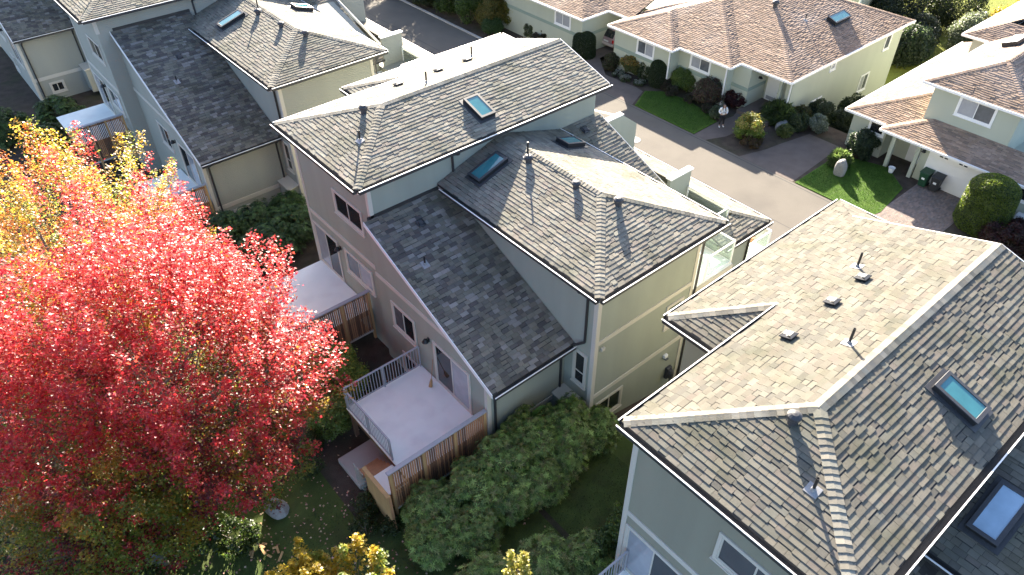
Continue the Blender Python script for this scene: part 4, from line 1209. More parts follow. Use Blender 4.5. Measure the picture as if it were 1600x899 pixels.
# ------------------------------------------------------------------ car in the recess of the far house
def car():
    C = empty('parked_car', (42.6, 39.35, .02), 'dull pink car half hidden in the recess of the far house', 'car')
    paint = pm('car_paint', (.33, .22, .22), .3, .08, 2, 20, spec=.6, coat=.6)
    g = G()
    # stations along x (rear at 0, front to +4.1); half-width and heights
    st_ = [(0.0, .74, .38, .78, .80), (.06, .80, .30, .82, .88), (.5, .84, .26, .88, 1.42), (1.0, .85, .26, .90, 1.50), (2.2, .85, .26, .90, 1.48), (3.0, .84, .26, .90, .98), (3.9, .80, .28, .74, .76), (4.1, .70, .36, .62, .64)]
    vs = []
    for x, w, zb_, zs, ztp in st_:
        wi = w*.78 if ztp > 1.1 else w*.95
        vs += [(x, -w*.94, zb_), (x, -w, (zb_+zs)/2), (x, -w*.98, zs), (x, -wi, ztp), (x, wi, ztp), (x, w*.98, zs), (x, w, (zb_+zs)/2), (x, w*.94, zb_)]
    fs = [tuple(range(8)), tuple(range(len(vs)-1, len(vs)-9, -1))]
    for i in range(len(st_)-1):
        for k in range(8):
            fs.append((i*8+k, i*8+8+k, i*8+8+(k+1)%8, i*8+(k+1)%8))
    g.add(vs, fs); b = g.obj('body', paint, C, smooth=True, bevel=.03)
    g = G(); g.add([(.10, -.62, .93), (.10, .62, .93), (.48, .58, 1.40), (.48, -.58, 1.40)], [(0,3,2,1)]); g.v = [(x-.02, y, z+.01) for x, y, z in g.v]; g.obj('rear_window', 'pane_dark', C)
    for s in (-1, 1):
        g = G(); g.add([(.62, s*.838, .93), (2.6, s*.838, .93), (2.2, s*.70, 1.42), (.9, s*.70, 1.42)], [(0,1,2,3)] if s < 0 else [(3,2,1,0)]); g.obj('side_window', 'pane_dark', C)
        g = G(); g.box(-.02, .1, s*.80-.09*s-.07, s*.80-.09*s+.07, .62, .86); g.obj('tail_light', pm('tail_red', (.55, .02, .02), .2), C, bevel=.015)
        for x in (.75, 3.25):
            g = G(); g.tube([(x, s*.70, .31), (x, s*.87, .31)], .31, 18); w = g.obj('wheel', 'black_metal', C)
            g = G(); g.tube([(x, s*.865, .31), (x, s*.885, .31)], .19, 14); g.obj('rim', 'alu', w)
    g = G(); g.box(-.10, .06, -.80, .80, .32, .54); g.obj('bumper', pm('bumper', (.55, .47, .42), .5), C, bevel=.04)
    g = G(); g.box(-.022, -.002, -.26, .26, .60, .72); g.obj('number_plate', 'white', C)
    return C
car()

# ------------------------------------------------------------------ person
def skin_mesh(name, nodes, edges, mat, parent, sub=2):
    me = bpy.data.meshes.new(name)
    me.from_pydata([n[0] for n in nodes], edges, [])
    me.materials.append(mat)
    o = bpy.data.objects.new(name, me); COL.objects.link(o); o.parent = parent
    sk = o.modifiers.new('skin', 'SKIN'); sk.use_smooth_shade = True
    for i, n in enumerate(nodes):
        r = n[1]
        me.skin_vertices[0].data[i].radius = r if isinstance(r, tuple) else (r, r)
        me.skin_vertices[0].data[i].use_root = (i == 0)
    s = o.modifiers.new('sub', 'SUBSURF'); s.levels = sub; s.render_levels = sub
    return o

def person():
    Pn = empty('person', (39.35, 25.35, .03), 'person in white hoodie and black trousers standing on the front path', 'person', rz=math.radians(228-90))
    # local: faces +y ; x to the side
    skin = pm('skin', (.48, .30, .22), .5, .05)
    white = pm('hoodie', (.72, .71, .69), .85, .08, 6, 60, bump=.3, bscale=40)
    black = pm('trousers', (.016, .016, .02), .8, .2)
    hair = pm('hair', (.025, .016, .012), .45, .3, 8, 60)
    N = [((0,0,.92),(.15,.11)), ((0,0,1.08),(.135,.10)), ((0,0,1.25),(.15,.11)), ((0,0,1.36),(.12,.08)), ((0,.0,1.43),.05), ((0,.03,1.52),.085), ((0,.045,1.60),.08),
         ((.17,0,1.34),.055), ((.26,-.02,1.10),.045), ((.17,.16,1.02),.038), ((.08,.2,1.03),.03),
         ((-.17,0,1.34),.055), ((-.26,-.02,1.10),.045), ((-.17,.16,1.02),.038), ((-.08,.2,1.03),.03),
         ((.09,0,.84),.09), ((.10,.03,.48),.062), ((.11,-.01,.08),.042), ((.12,.13,.04),.035),
         ((-.09,0,.84),.09), ((-.12,-.02,.48),.062), ((-.15,-.06,.08),.042), ((-.17,.08,.04),.035)]
    E = [(0,1),(1,2),(2,3),(3,4),(4,5),(5,6),(3,7),(7,8),(8,9),(9,10),(3,11),(11,12),(12,13),(13,14),(0,15),(15,16),(16,17),(17,18),(0,19),(19,20),(20,21),(21,22)]
    skin_mesh('body', N, E, skin, Pn)
    h = [((0,0,.86),(.175,.135)), ((0,0,1.05),(.165,.13)), ((0,0,1.25),(.175,.135)), ((0,-.005,1.38),(.125,.10)), ((0,-.03,1.43),(.09,.07)),
         ((.18,0,1.34),.075), ((.275,-.02,1.10),.066), ((.18,.165,1.02),.058), ((-.18,0,1.34),.075), ((-.275,-.02,1.10),.066), ((-.18,.165,1.02),.058)]
    ho = skin_mesh('hoodie', h, [(0,1),(1,2),(2,3),(3,4),(3,5),(5,6),(6,7),(3,8),(8,9),(9,10)], white, Pn)
    g = G(); g.box(-.075, .075, .150, .158, 1.12, 1.17); g.obj('chest_print', pm('print', (.08, .10, .16), .8), ho)
    t = [((0,0,.90),(.155,.12)), ((.09,0,.82),.105), ((.10,.03,.48),.078), ((.11,-.01,.12),.062), ((-.09,0,.82),.105), ((-.12,-.02,.48),.078), ((-.15,-.06,.12),.062)]
    skin_mesh('trousers', t, [(0,1),(1,2),(2,3),(0,4),(4,5),(5,6)], black, Pn)
    for x, y in ((.11, -.01), (-.155, -.06)):
        skin_mesh('shoe', [((x, y-.04, .045), (.05,.045)), ((x*1.03, y+.09, .04), (.052,.04)), ((x*1.06, y+.19, .03), (.045,.03))], [(0,1),(1,2)], M['white'], Pn, 1)
    skin_mesh('hair', [((0,.0,1.655),(.085,.085)), ((0,-.035,1.57),(.105,.09)), ((0,-.06,1.45),(.09,.05)), ((.085,.03,1.55),.035), ((.09,.10,1.38),.035), ((.085,.13,1.22),.025), ((-.085,.03,1.55),.035), ((-.09,.10,1.38),.035), ((-.085,.13,1.22),.025)], [(0,1),(1,2),(0,3),(3,4),(4,5),(0,6),(6,7),(7,8)], hair, Pn)
    # simple face: eyes, nose, mouth on the front of the head
    for x in (-.03, .03):
        g = G(); g.lathe([(.002, 1.585), (.011, 1.59), (.011, 1.60), (.002, 1.605)], x, .122, 8); g.obj('eye', 'black_metal', Pn)
    g = G(); g.box(-.022, .022, .118, .128, 1.528, 1.537); g.obj('mouth', pm('lip', (.4, .15, .13), .5), Pn)
person()

# ------------------------------------------------------------------ rocks
def rock(name, x, y, z, sx, sy, sz, seed, label, mat='rock', rz=0):
    bm = bmesh.new(); bmesh.ops.create_icosphere(bm, subdivisions=3, radius=1)
    rng = random.Random(seed)
    pl = [Vector((rng.gauss(0,1), rng.gauss(0,1), rng.gauss(0,1))).normalized() for _ in range(14)]
    dd = [.62+.3*rng.random() for _ in pl]
    for v in bm.verts:
        n = v.co.normalized(); r = 1.0
        for q, d in zip(pl, dd):
            c = n.dot(q)
            if c > 0: r = min(r, d/c)
        v.co = Vector((n.x*r*sx, n.y*r*sy, max(n.z*r, -.4)*sz))
    me = bpy.data.meshes.new(name); bm.to_mesh(me); bm.free(); me.materials.append(M[mat])
    o = bpy.data.objects.new(name, me); COL.objects.link(o); o.location = (x, y, z); o.rotation_euler = (0, 0, rz)
    tag(o, label, 'rock')
    return o
rock('boulder', 40.0, 16.9, .35, .34, .40, .85, 3, 'tall pale boulder standing on the side lawn')
rock('boulder', 42.2, 22.5, .15, .55, .42, .5, 4, 'grey boulder beside the yellow-green shrub at the drive')
rock('boulder', 2.7, 15.8, 2.95, .38, .5, .5, 6, 'pale boulder on the dark garden ground under the red maple tips', rz=.5)
rock('boulder', 7.4, 11.6, 2.85, .35, .28, .25, 8, 'flat grey stone in the soil left of the lower hedge')
rock('boulder', -1.0, 16.4, 3.1, .3, .35, .75, 9, 'upright pale stone under the maple at the bottom edge')
# offcuts of timber on the lawn
tp = empty('timber_offcuts', (1.75, 14.6, zt(1.75, 14.6)), 'small pile of pale timber offcuts on the garden grass', 'timber')
rr = random.Random(3)
for k in range(9):
    g = G(); L = .14+.2*rr.random(); g.box(-L/2, L/2, -.035, .035, 0, .035)
    o = g.obj('plank', 'cedar_post', tp, bevel=.005); o.location = (rr.uniform(-.4,.4), rr.uniform(-.5,.5), .01+.04*(k % 3)); o.rotation_euler = (0, rr.uniform(-.15,.15), rr.uniform(0, 3.1))
# lattice fan by the maple
lt = empty('trellis', (-1.5, 17.5, zt(-1.5, 17.5)), 'thin pale fan trellis under the maple at the bottom edge', 'trellis')
for k in range(7):
    g = G(); g.sqbar((0, 0, 0), (-.1, (k-3)*.17, 1.5), .02, .02); g.obj('rib', 'trim', lt)
for z in (.6, 1.1):
    g = G(); w = z/1.5*.51; g.sqbar((-.07*z, -w, z), (-.07*z, w, z), .02, .02); g.obj('crossbar', 'trim', lt)

mh = empty('manhole_cover', (33.7, 27.95, zt(33.7, 27.95)+.006), 'round iron manhole cover on the sunlit road', 'manhole')
g = G(); g.lathe([(.42, 0), (.42, .012), (.40, .016)], 0, 0, 28); g.obj('ring', 'concrete', mh)
g = G(); g.lathe([(.34, .015), (.34, .024), (.33, .026)], 0, 0, 28); g.obj('lid', 'rail_grey', mh)
# ------------------------------------------------------------------ foliage
NR = np.random.default_rng(12)
LEAF = {
 'maple': (np.array([(0,-.5,0),(.5,-.02,.08),(.17,.10,0),(0,.62,.05),(-.17,.10,0),(-.5,-.02,.08)]), [(0,1,2),(0,2,4),(2,3,4),(0,4,5)]),
 'oval': (np.array([(0,-.5,0),(.30,.05,.10),(0,.55,0),(-.30,.05,.10)]), [(0,1,2),(0,2,3)]),
 'long': (np.array([(0,0,0),(.14,.45,.05),(0,1,-.10),(-.14,.45,.05)]), [(0,1,2),(0,2,3)]),
 'frond': (np.array([(0,0,0),(.07,.5,.12),(0,1,.05),(-.07,.5,.12)]), [(0,1,2),(0,2,3)]),
}
def unit(v): return v/np.maximum(np.linalg.norm(v, axis=1, keepdims=True), 1e-9)

def leaf_mesh(name, pts, nrm, size, cols, kind, mat, parent, axis=None):
    tmpl, faces = LEAF[kind]
    n = len(pts)
    nrm = unit(nrm)
    t = axis if axis is not None else NR.normal(size=(n, 3))
    t = unit(t-nrm*np.sum(t*nrm, axis=1, keepdims=True))
    b = np.cross(nrm, t)
    k = len(tmpl)
    V = pts[:, None, :]+size[:, None, None]*(tmpl[None, :, 0:1]*b[:, None, :]+tmpl[None, :, 1:2]*t[:, None, :]+tmpl[None, :, 2:3]*nrm[:, None, :])
    V = V.reshape(-1, 3).astype(np.float32)
    fa = np.array(faces, np.int32)
    Fi = (fa[None]+(np.arange(n)*k)[:, None, None]).reshape(-1)
    nf = n*len(faces)
    me = bpy.data.meshes.new(name)
    me.vertices.add(len(V)); me.vertices.foreach_set('co', V.ravel())
    me.loops.add(nf*3); me.loops.foreach_set('vertex_index', Fi)
    me.polygons.add(nf); me.polygons.foreach_set('loop_start', np.arange(0, nf*3, 3, dtype=np.int32)); me.polygons.foreach_set('loop_total', np.full(nf, 3, np.int32))
    me.update(); me.validate()
    a = me.color_attributes.new('col', 'FLOAT_COLOR', 'POINT')
    c = np.ones((n, k, 4), np.float32); c[:, :, :3] = cols[:, None, :]
    a.data.foreach_set('color', c.ravel())
    me.materials.append(M[mat])
    o = bpy.data.objects.new(name, me); COL.objects.link(o)
    if parent is not None: o.parent = parent
    return o

def pick(pal, n):
    p = np.array(pal)[NR.integers(0, len(pal), n)]
    return p*(0.75+0.5*NR.random((n, 1)))

def lumps(rad, k, low=-.35):
    d = unit(NR.normal(size=(k*3, 3)))
    d = d[d[:, 2] > low][:k]
    return d*np.array(rad)*(.62+.2*NR.random((len(d), 1))), d

def bush(name, label, cat, x, y, rad, pal, n=2500, kind='oval', size=(.05, .09), group=None, mat='leaf', lump=.42, k=None, low=-.8, z=None, stems=True, whorl=False, top_pal=None, shape=None):
    z0 = zt(x, y) if z is None else z
    B = empty(name, (x, y, z0), label, cat, group)
    rx, ry, rz = rad
    k = k or int(26+10*max(rad))
    cs, ds = lumps((rx, ry, rz), k, low)
    cs = cs+np.array([0, 0, rz*.95])
    w = NR.integers(0, len(cs), n)
    dirs = unit(NR.normal(size=(n, 3))+ds[w]*.7)
    rr = lump*min(rx, ry, rz)*(.55+.45*NR.random((n, 1))**.5)*np.where(NR.random((n, 1)) < .10, 1.35, 1.0)
    pts = cs[w]+dirs*rr*np.array([1, 1, .9])
    if shape == 'column':                       # clipped column: leaves pressed onto a smooth surface
        th = NR.random(n)*2*math.pi; u = NR.random(n)
        zz = u**.8
        prof = np.where(zz < .75, 1-.08*(zz/.75), .92*np.sqrt(np.maximum(0.0, 1-((zz-.75)/.25)**2)))
        prof = np.where(zz < .12, .82+1.5*zz, prof)
        r = prof*(.93+.10*NR.random(n))
        pts = np.stack([np.cos(th)*r*rx, np.sin(th)*r*ry, zz*rz*2], 1)
        dirs = unit(np.stack([np.cos(th), np.sin(th), np.where(zz > .75, 1.0, .15)], 1))
    pts[:, 2] = np.maximum(pts[:, 2], .02)
    cols = pick(pal, n)
    if top_pal is not None:
        m = (pts[:, 2] > rz*1.25) & (NR.random(n) < .6)
        cols[m] = pick(top_pal, m.sum())
    if whorl:
        m = n//6
        base = pts[:m]; nm = unit(dirs[:m]+np.array([0, 0, .9]))
        P_, A_, N_, C_ = [], [], [], []
        t = unit(np.cross(nm, NR.normal(size=(m, 3))))
        b = np.cross(nm, t); tone = .55+.9*NR.random((m, 1))
        for j in range(7):
            a = 2*math.pi*j/7+NR.random((m, 1))*.5
            ax = unit(t*np.cos(a)+b*np.sin(a)+nm*(.15+.3*NR.random((m, 1))))
            P_.append(base); A_.append(ax); N_.append(unit(nm-ax*np.sum(nm*ax, axis=1, keepdims=True))); C_.append(cols[:m]*tone*(.85+.3*NR.random((m, 1))))
        P_, A_, N_, C_ = map(np.concatenate, (P_, A_, N_, C_))
        s = size[0]+(size[1]-size[0])*NR.random(len(P_))
        leaf_mesh('foliage', P_, N_, s, C_, 'long', mat, B, axis=A_)
    else:
        s = size[0]+(size[1]-size[0])*NR.random(n)
        leaf_mesh('foliage', pts, dirs*.6+np.array([0, 0, .45])+NR.normal(size=(n, 3))*.55, s, cols, kind, mat, B)
    if stems:
        g = G()
        for i in range(6):
            c = cs[i % len(cs)]*.8
            g.tube([(0.05*math.cos(i), .05*math.sin(i), -.1), (c[0]*.4, c[1]*.4, max(.1, c[2]*.5)), tuple(c)], [.03, .02, .008], 5)
        g.obj('stems', 'bark', B)
    return B

def maple(label, x, y, H, rad, zc, palf, nclus, per, seed, size=(.075, .13), spread=1.0, tips=0.5):
    global NR
    NR = np.random.default_rng(seed)
    z0 = zt(x, y)
    T = empty('maple_tree', (x, y, z0), label, 'tree')
    rx, ry, rz = rad
    d = unit(NR.normal(size=(nclus*3, 3)))
    d = d[d[:, 2] > -.92][:nclus]
    n = len(d)
    r = (.40+.60*NR.random((n, 1))**.45)
    # irregular outline: some directions reach further
    az = np.arctan2(d[:, 1], d[:, 0])
    wob = 1+.13*np.sin(3*az+1.3+seed)+.11*np.sin(7*az+seed*2.1+4*d[:, 2])+.07*np.sin(13*az+9*d[:, 2])
    C = d*r*np.array([rx, ry, rz])*wob[:, None]+np.array([0, 0, zc])
    # limbs
    g = G()
    g.tube([(0, 0, -.3), (.03, .02, .8), (-.04, .05, zc*.4), (.02, -.03, zc*.75), (0, 0, zc+rz*.45)], [.20, .16, .13, .085, .03], 10)
    g.obj('trunk', 'bark', T, smooth=True)
    g = G()
    order = NR.permutation(n)[:min(n, 110)]
    for i in order:
        c = C[i]; hb = min(zc*.30+.5*max(0., c[2]-zc*.3), c[2]-.2)
        hb = max(hb, zc*.22)
        s = np.array([0, 0, hb]); m = (s+c)/2+np.array([0, 0, -.12*np.linalg.norm(c-s)+.05])
        g.tube([tuple(s), tuple(s+(m-s)*.55+NR.normal(size=3)*.06), tuple(m+NR.normal(size=3)*.08), tuple(c)], [.05, .036, .022, .006], 5, cap=False)
    g.obj('limbs', 'bark', T, smooth=True)
    # leaves: each cluster is a plume pointing up and out
    w = np.repeat(np.arange(n), per)
    out = unit(C-np.array([0, 0, zc*.55]))
    ax = unit(out+np.array([0, 0, .8]))[w]
    L = (.45+.55*NR.random(n))[w]*spread
    u = NR.random(len(w))**.8
    q = NR.normal(size=(len(w), 3))
    q = q-ax*np.sum(q*ax, axis=1, keepdims=True)
    wd = .34*spread*(1-.72*u)
    pts = C[w]+ax*((u-.35)*L*2.1)[:, None]+q*(wd*.75)[:, None]
    nr = ax*.45+np.array([0.2, .25, .7])+NR.normal(size=(len(w), 3))*.6
    e = pts-np.array([0, 0, zc])
    outer = np.sqrt((e[:, 0]/rx)**2+(e[:, 1]/ry)**2+(e[:, 2]/rz)**2)
    cl = NR.random(n)[w]
    cols = palf(e/np.array([rx, ry, rz]), outer, cl, len(w))
    s = size[0]+(size[1]-size[0])*NR.random(len(w))
    leaf_mesh('crown', pts, nr, s, cols, 'maple', 'leaf', T)
    return T

RED = [(.74,.055,.065),(.80,.07,.075),(.64,.04,.065),(.82,.12,.07),(.52,.03,.035),(.74,.12,.14),(.58,.06,.05)]
ORG = [(.72,.20,.04),(.70,.28,.05),(.66,.14,.05)]
YEL = [(.66,.44,.05),(.60,.47,.06),(.56,.44,.07),(.68,.38,.05)]
GRN = [(.22,.29,.045),(.28,.31,.05),(.16,.22,.035),(.36,.34,.06)]
DRK = [(.20,.03,.04),(.24,.05,.04),(.16,.05,.035)]
def red_pal(e, outer, cl, n):
    c = pick(RED, n)
    k = e[:, 2]*.75+outer*.55+(cl-.5)*.9         # high/outer leaves have turned; low inner ones are still green
    m = (k < .33) & (cl > .25); c[m] = pick(GRN, m.sum())
    m = (k >= .33) & (k < .48) & (cl > .3); c[m] = pick(YEL, m.sum())*.75
    m = (k < .40) & (cl <= .3); c[m] = pick(DRK, m.sum())
    f = (e[:, 1]*.8-e[:, 0]*.45+(cl-.5)*.7)
    m = (f > .62) & (k > .3); c[m] = pick(ORG, m.sum())
    m = (f > .85) & (k > .3) & (cl > .3); c[m] = pick(YEL, m.sum())
    m = (NR.random(n) < .05); c[m] = pick(ORG, m.sum())
    return c
def orange_pal(e, outer, cl, n):
    c = pick(YEL, n)
    m = cl < .38; c[m] = pick(ORG, m.sum())
    m = cl < .14; c[m] = pick(RED, m.sum())
    m = (cl > .82) | (e[:, 2]+outer*.3 < -.35); c[m] = pick(GRN, m.sum())*1.3
    return c
def yellow_pal(e, outer, cl, n):
    c = pick([(.72,.56,.05),(.75,.60,.09),(.68,.48,.05),(.62,.52,.06)], n)
    m = cl > .86; c[m] = pick(GRN, m.sum())*1.5
    return c

maple('large maple with scarlet crown greening below, left foreground', 1.30, 17.5, 10, (4.3, 4.3, 4.3), 6.35, red_pal, 1000, 165, 3, size=(.045, .115))
def under_pal(e, outer, cl, n):
    c = pick(GRN, n)*1.25
    m = cl < .30; c[m] = pick(DRK+RED[:2], m.sum())*.8
    m = cl > .82; c[m] = pick(YEL, m.sum())*.8
    return c
maple('smaller maple still mostly green, bottom left corner below the scarlet crown', -1.2, 16.6, 5, (2.6, 2.4, 1.7), 3.1, under_pal, 300, 120, 15, size=(.06, .10))
maple('yellow and orange maple behind the scarlet one at the left edge', 0.6, 25.6, 9, (4.6, 4.6, 3.6), 5.9, orange_pal, 420, 150, 5, size=(.06, .105))
maple('bright yellow treetop at the bottom edge', 2.45, 9.95, 6, (1.25, 1.25, .75), 3.75, yellow_pal, 80, 130, 7, spread=.6)
maple('lower yellow shrub tip at the bottom edge, left of the bright treetop', 1.35, 11.0, 5, (.7, .7, .5), 3.5, yellow_pal, 26, 110, 17, spread=.5)
maple('pale yellow sunlit shrub top at the lower edge by the hedge', 6.4, 7.6, 4, (.38, .38, .6), 3.1, lambda e, o, c, n: pick([(.55,.52,.10),(.45,.48,.08),(.62,.55,.15)], n), 18, 80, 8, spread=.4)
maple('small yellow-green sapling poking up beside the far slat screen', 5.6, 29.6, 4, (.7, .7, 1.3), 2.6, lambda e, o, c, n: pick(YEL+GRN[:2], n), 30, 100, 9, spread=.6)

NR = np.random.default_rng(77)
RHO = [(.125,.20,.035),(.165,.235,.055),(.08,.13,.026),(.22,.29,.075),(.14,.20,.05),(.18,.18,.06)]
RHO2 = [(.06,.10,.02),(.085,.125,.03),(.05,.08,.02)]
gh = 'rhododendrons of the big hedge below the deck'
for i, (x, y, r, n, lb) in enumerate((
    (6.6, 12.0, (.95,.85,.85), 2600, 'rhododendron at the left end of the big hedge, against the slat screen'),
    (8.0, 11.6, (1.1,.95,1.0), 3000, 'second rhododendron from the left in the big hedge'),
    (9.4, 11.75, (1.1,.95,1.1), 3000, 'rhododendron of the big hedge in front of the deck corner post'),
    (10.7, 11.9, (1.1,.95,1.15), 3000, 'rhododendron of the big hedge under the low eave, left half'),
    (11.9, 11.5, (1.0,.95,1.1), 2800, 'rhododendron at the right end of the big hedge by the narrow window'),
    (9.9, 10.6, (.95,.8,.75), 2400, 'low rhododendron on the lawn side of the big hedge, middle'),
    (8.7, 10.9, (1.0,.8,.8), 2400, 'low rhododendron filling the middle front of the big hedge'),
    (11.2, 10.8, (.9,.7,.8), 2200, 'low rhododendron at the right front of the big hedge'),
    (12.8, 10.9, (.85,.75,.8), 2200, 'rhododendron past the narrow window at the alley mouth'),
    (5.9, 11.2, (.8,.75,.7), 2200, 'low rhododendron below the left end of the slat screen'),
    (7.2, 10.6, (.9,.8,.7), 2200, 'low rhododendron on the lawn side of the big hedge, left'))):
    bush('rhododendron', lb, 'shrub', x, y, r, RHO, int(n*5.5), whorl=True, size=(.10, .16), group=gh, lump=.40, k=52, low=-.85, mat='leaf_gloss')
for i, (x, y, r, lb) in enumerate((
    (6.2, 9.0, (.9,.8,.75), 'dark green shrub at the bottom edge, left of the pale yellow tip'),
    (7.9, 8.2, (1.0,.9,.8), 'dark green shrub at the bottom edge behind the pale yellow tip'),
    (9.2, 7.6, (.8,.75,.7), 'dark green shrub at the bottom edge next to the near deck railing'))):
    bush('garden_shrub', lb, 'shrub', x, y, r, RHO, 13000, whorl=True, size=(.10, .16), lump=.40, k=50, low=-.85, group='dark shrubs along the bottom edge', mat='leaf_gloss')
bush('clipped_hedge', 'tall narrow glossy hedge against the near house corner', 'hedge', 10.6, 7.45, (.75,.45,1.35), RHO2+[(.12,.17,.03)], 6000, size=(.06,.10), mat='leaf_gloss', low=-.8)
bush('clipped_hedge', 'lower glossy hedge beside the near house wall', 'hedge', 9.9, 7.5, (.6,.45,.85), RHO2, 3600, size=(.06,.10), mat='leaf_gloss', low=-.8)
bush('pieris', 'round yellow-green shrub between the two decks', 'shrub', 7.0, 18.8, (1.1,1.05,1.15), [(.17,.22,.03),(.24,.28,.045),(.13,.17,.03),(.29,.31,.05)], 14000, size=(.06,.10), mat='leaf_gloss')
bush('pieris', 'smaller green shrub under the deck railing corner', 'shrub', 5.9, 17.6, (.75,.75,.85), [(.11,.15,.03),(.14,.19,.035)], 7000, size=(.06,.10), mat='leaf_gloss')
for x, y, r, lb in ((5.05, 13.9, (.42,.45,.4), 'small bright green shrub left of the tan stair screen'), (4.6, 13.2, (.5,.45,.38), 'small dull green shrub below the stair screen'), (4.4, 16.6, (.6,.6,.4), 'low dark shrub left of the patio slab'), (5.0, 17.4, (.4,.4,.35), 'little shrub behind the patio slab'), (5.3, 12.7, (.35,.3,.35), 'tiny shrub at the foot of the screen corner')):
    bush('small_shrub', lb, 'shrub', x, y, r, RHO2+[(.11,.16,.03)], 1500, size=(.05,.09), group='small shrubs around the stair')
ga = 'shrubs between the two left townhouses'
for x, y, r, lb in ((8.6, 28.2, (1.3,1.1,.95), 'big green shrub in front of the upper deck edge, left of the tall wall'), (10.2, 28.8, (1.2,1.1,1.05), 'green shrub touching the tall wall corner, between townhouses'), (9.2, 30.2, (1.1,1.0,.95), 'green shrub behind the big one, between townhouses'), (7.7, 30.6, (.8,.8,1.0), 'dark upright shrub below the far lap-sided wall'), (10.9, 30.6, (.9,.8,.8), 'dark shrub at the far wall beside the corner boards')):
    bush('rhododendron', lb, 'shrub', x, y, r, [(.05,.09,.025),(.07,.12,.035),(.09,.15,.04),(.04,.07,.02)], 13000, whorl=True, size=(.10,.16), group=ga, lump=.42, k=55, low=-.85, mat='leaf_gloss')
gu = 'leafy green undergrowth below the maple'
for x, y, r, lb in ((-2.6, 19.6, (1.3,1.2,.8), 'green undergrowth bush at the left edge under the maple'), (-3.6, 17.6, (1.4,1.2,.7), 'green bush at the bottom left corner'), (-1.6, 15.4, (1.0,.9,.6), 'dark green bush at the bottom edge under the maple'), (0.2, 16.6, (1.1,1.0,.9), 'green bush beside the maple trunk'), (1.2, 15.6, (.8,.8,.55), 'small green bush between the stones and the maple'), (-1.0, 19.0, (1.2,1.1,1.0), 'green bush behind the fan trellis'), (-4.4, 20.6, (1.4,1.3,1.0), 'dull green bush at the left edge'), (-3.2, 23.0, (1.5,1.3,1.2), 'olive bush at the left edge between the maples'), (2.6, 20.4, (1.1,1.0,.8), 'green bush hidden behind the maple trunk'), (0.2, 22.6, (1.4,1.3,1.0), 'green bush between the two maples')):
    bush('undergrowth_bush', lb, 'shrub', x, y, r, [(.06,.11,.02),(.09,.14,.03),(.12,.17,.03),(.05,.08,.02)], 2600, size=(.08,.14), group=gu)
bush('pink_shrub', 'shrub with pink blossoms at the bottom left edge', 'shrub', -3.0, 18.3, (.5,.5,.55), [(.10,.10,.04),(.35,.12,.20)], 1500, size=(.06,.1), top_pal=[(.6,.22,.36),(.5,.15,.28)])
# banana-like tropical leaves by the low wall
tl = empty('hardy_banana', (10.9, 12.3, zt(10.9, 12.3)), 'broad upright leaves rising from the hedge by the low wall', 'plant')
for k, (dx, dy, l) in enumerate(((.5, -.2, 1.0), (-.55, -.15, .8), (.1, -.5, .9))):
    s = [(dx*t*l, dy*t*l, 1.5+1.1*l*t-.55*t*t) for t in (0, .25, .5, .75, 1)]
    g = G(); w = [.04, .17, .2, .15, .02]
    vs = []
    for (px, py, pz), ww in zip(s, w):
        vs += [(px-dy*ww/.5*.5, py+dx*ww/.5*.5, pz+.04), (px, py, pz), (px+dy*ww/.5*.5, py-dx*ww/.5*.5, pz+.04)]
    fs = []
    for i in range(4):
        fs += [(i*3, i*3+1, i*3+4, i*3+3), (i*3+1, i*3+2, i*3+5, i*3+4)]
    g.add(vs, fs, (.09, .17, .03)); g.obj('leaf', 'leaf_gloss', tl, smooth=True)
g = G(); g.tube([(0, 0, -.1), (0, 0, 1.6)], [.07, .05], 8, col=(.08,.12,.03)); g.obj('stem', 'leaf_gloss', tl)

for x, y, r, lb in ((3.6, 46.5, (1.3,1.2,1.0), 'dark shrub below the farthest lap-sided wall, left of the pale deck'), (5.2, 49.5, (1.4,1.2,1.0), 'dark shrub by the little far window'), (2.0, 50.0, (1.5,1.3,1.1), 'dark shrub at the upper left edge'), (6.3, 31.0, (.9,.8,.8), 'dark shrub below the far slat screen')):
    bush('rhododendron', lb, 'shrub', x, y, r, RHO2, 9000, whorl=True, size=(.14,.2), group='dark shrubs by the far townhouses', mat='leaf_gloss', low=-.85)
# ---- across the road
TOP = [(.05,.085,.02),(.065,.10,.022),(.04,.07,.018)]
TOPL = [(.20,.28,.03),(.25,.33,.035),(.15,.22,.025)]
bush('topiary', 'clipped dark green column at the recess of the far house', 'topiary', 40.4, 39.6, (.95,.95,1.15), TOP, 22000, shape='column', size=(.06,.11), group='clipped evergreen columns')
bush('topiary', 'clipped green column between the two front windows of the far house', 'topiary', 40.9, 32.3, (.72,.72,.95), TOP, 18000, shape='column', size=(.06,.11), group='clipped evergreen columns')
bush('topiary', 'large clipped bright green column before the white garage house', 'topiary', 41.0, 9.0, (1.25,1.35,1.6), TOPL+TOP[:1], 46000, shape='column', size=(.06,.11))
def B(name, label, x, y, r, pal, n=2200, **k): bush(name, label, k.pop('cat', 'shrub'), x, y, r, [tuple(v*1.35 for v in c) for c in pal], n*3, size=k.pop('size', (.08, .14)), **k)
B('light_shrub', 'round light green shrub under the second front window', 41.9, 30.6, (1.0,1.0,.85), [(.16,.24,.05),(.20,.28,.07),(.12,.19,.04)], 3200)
B('dark_shrub', 'reddish brown shrub behind the person', 41.3, 28.1, (1.05,.95,.95), [(.11,.065,.05),(.13,.09,.05),(.08,.10,.04),(.15,.08,.06)], 3200)
B('maroon_shrub', 'dark maroon maple shrub beside the porch', 42.5, 26.6, (.95,.85,.6), [(.07,.012,.015),(.09,.02,.02),(.06,.015,.012)], 3000)
B('grey_shrub', 'small grey-green shrub at the person', 40.0, 26.3, (.45,.4,.5), [(.10,.14,.07),(.13,.17,.09)], 1200)
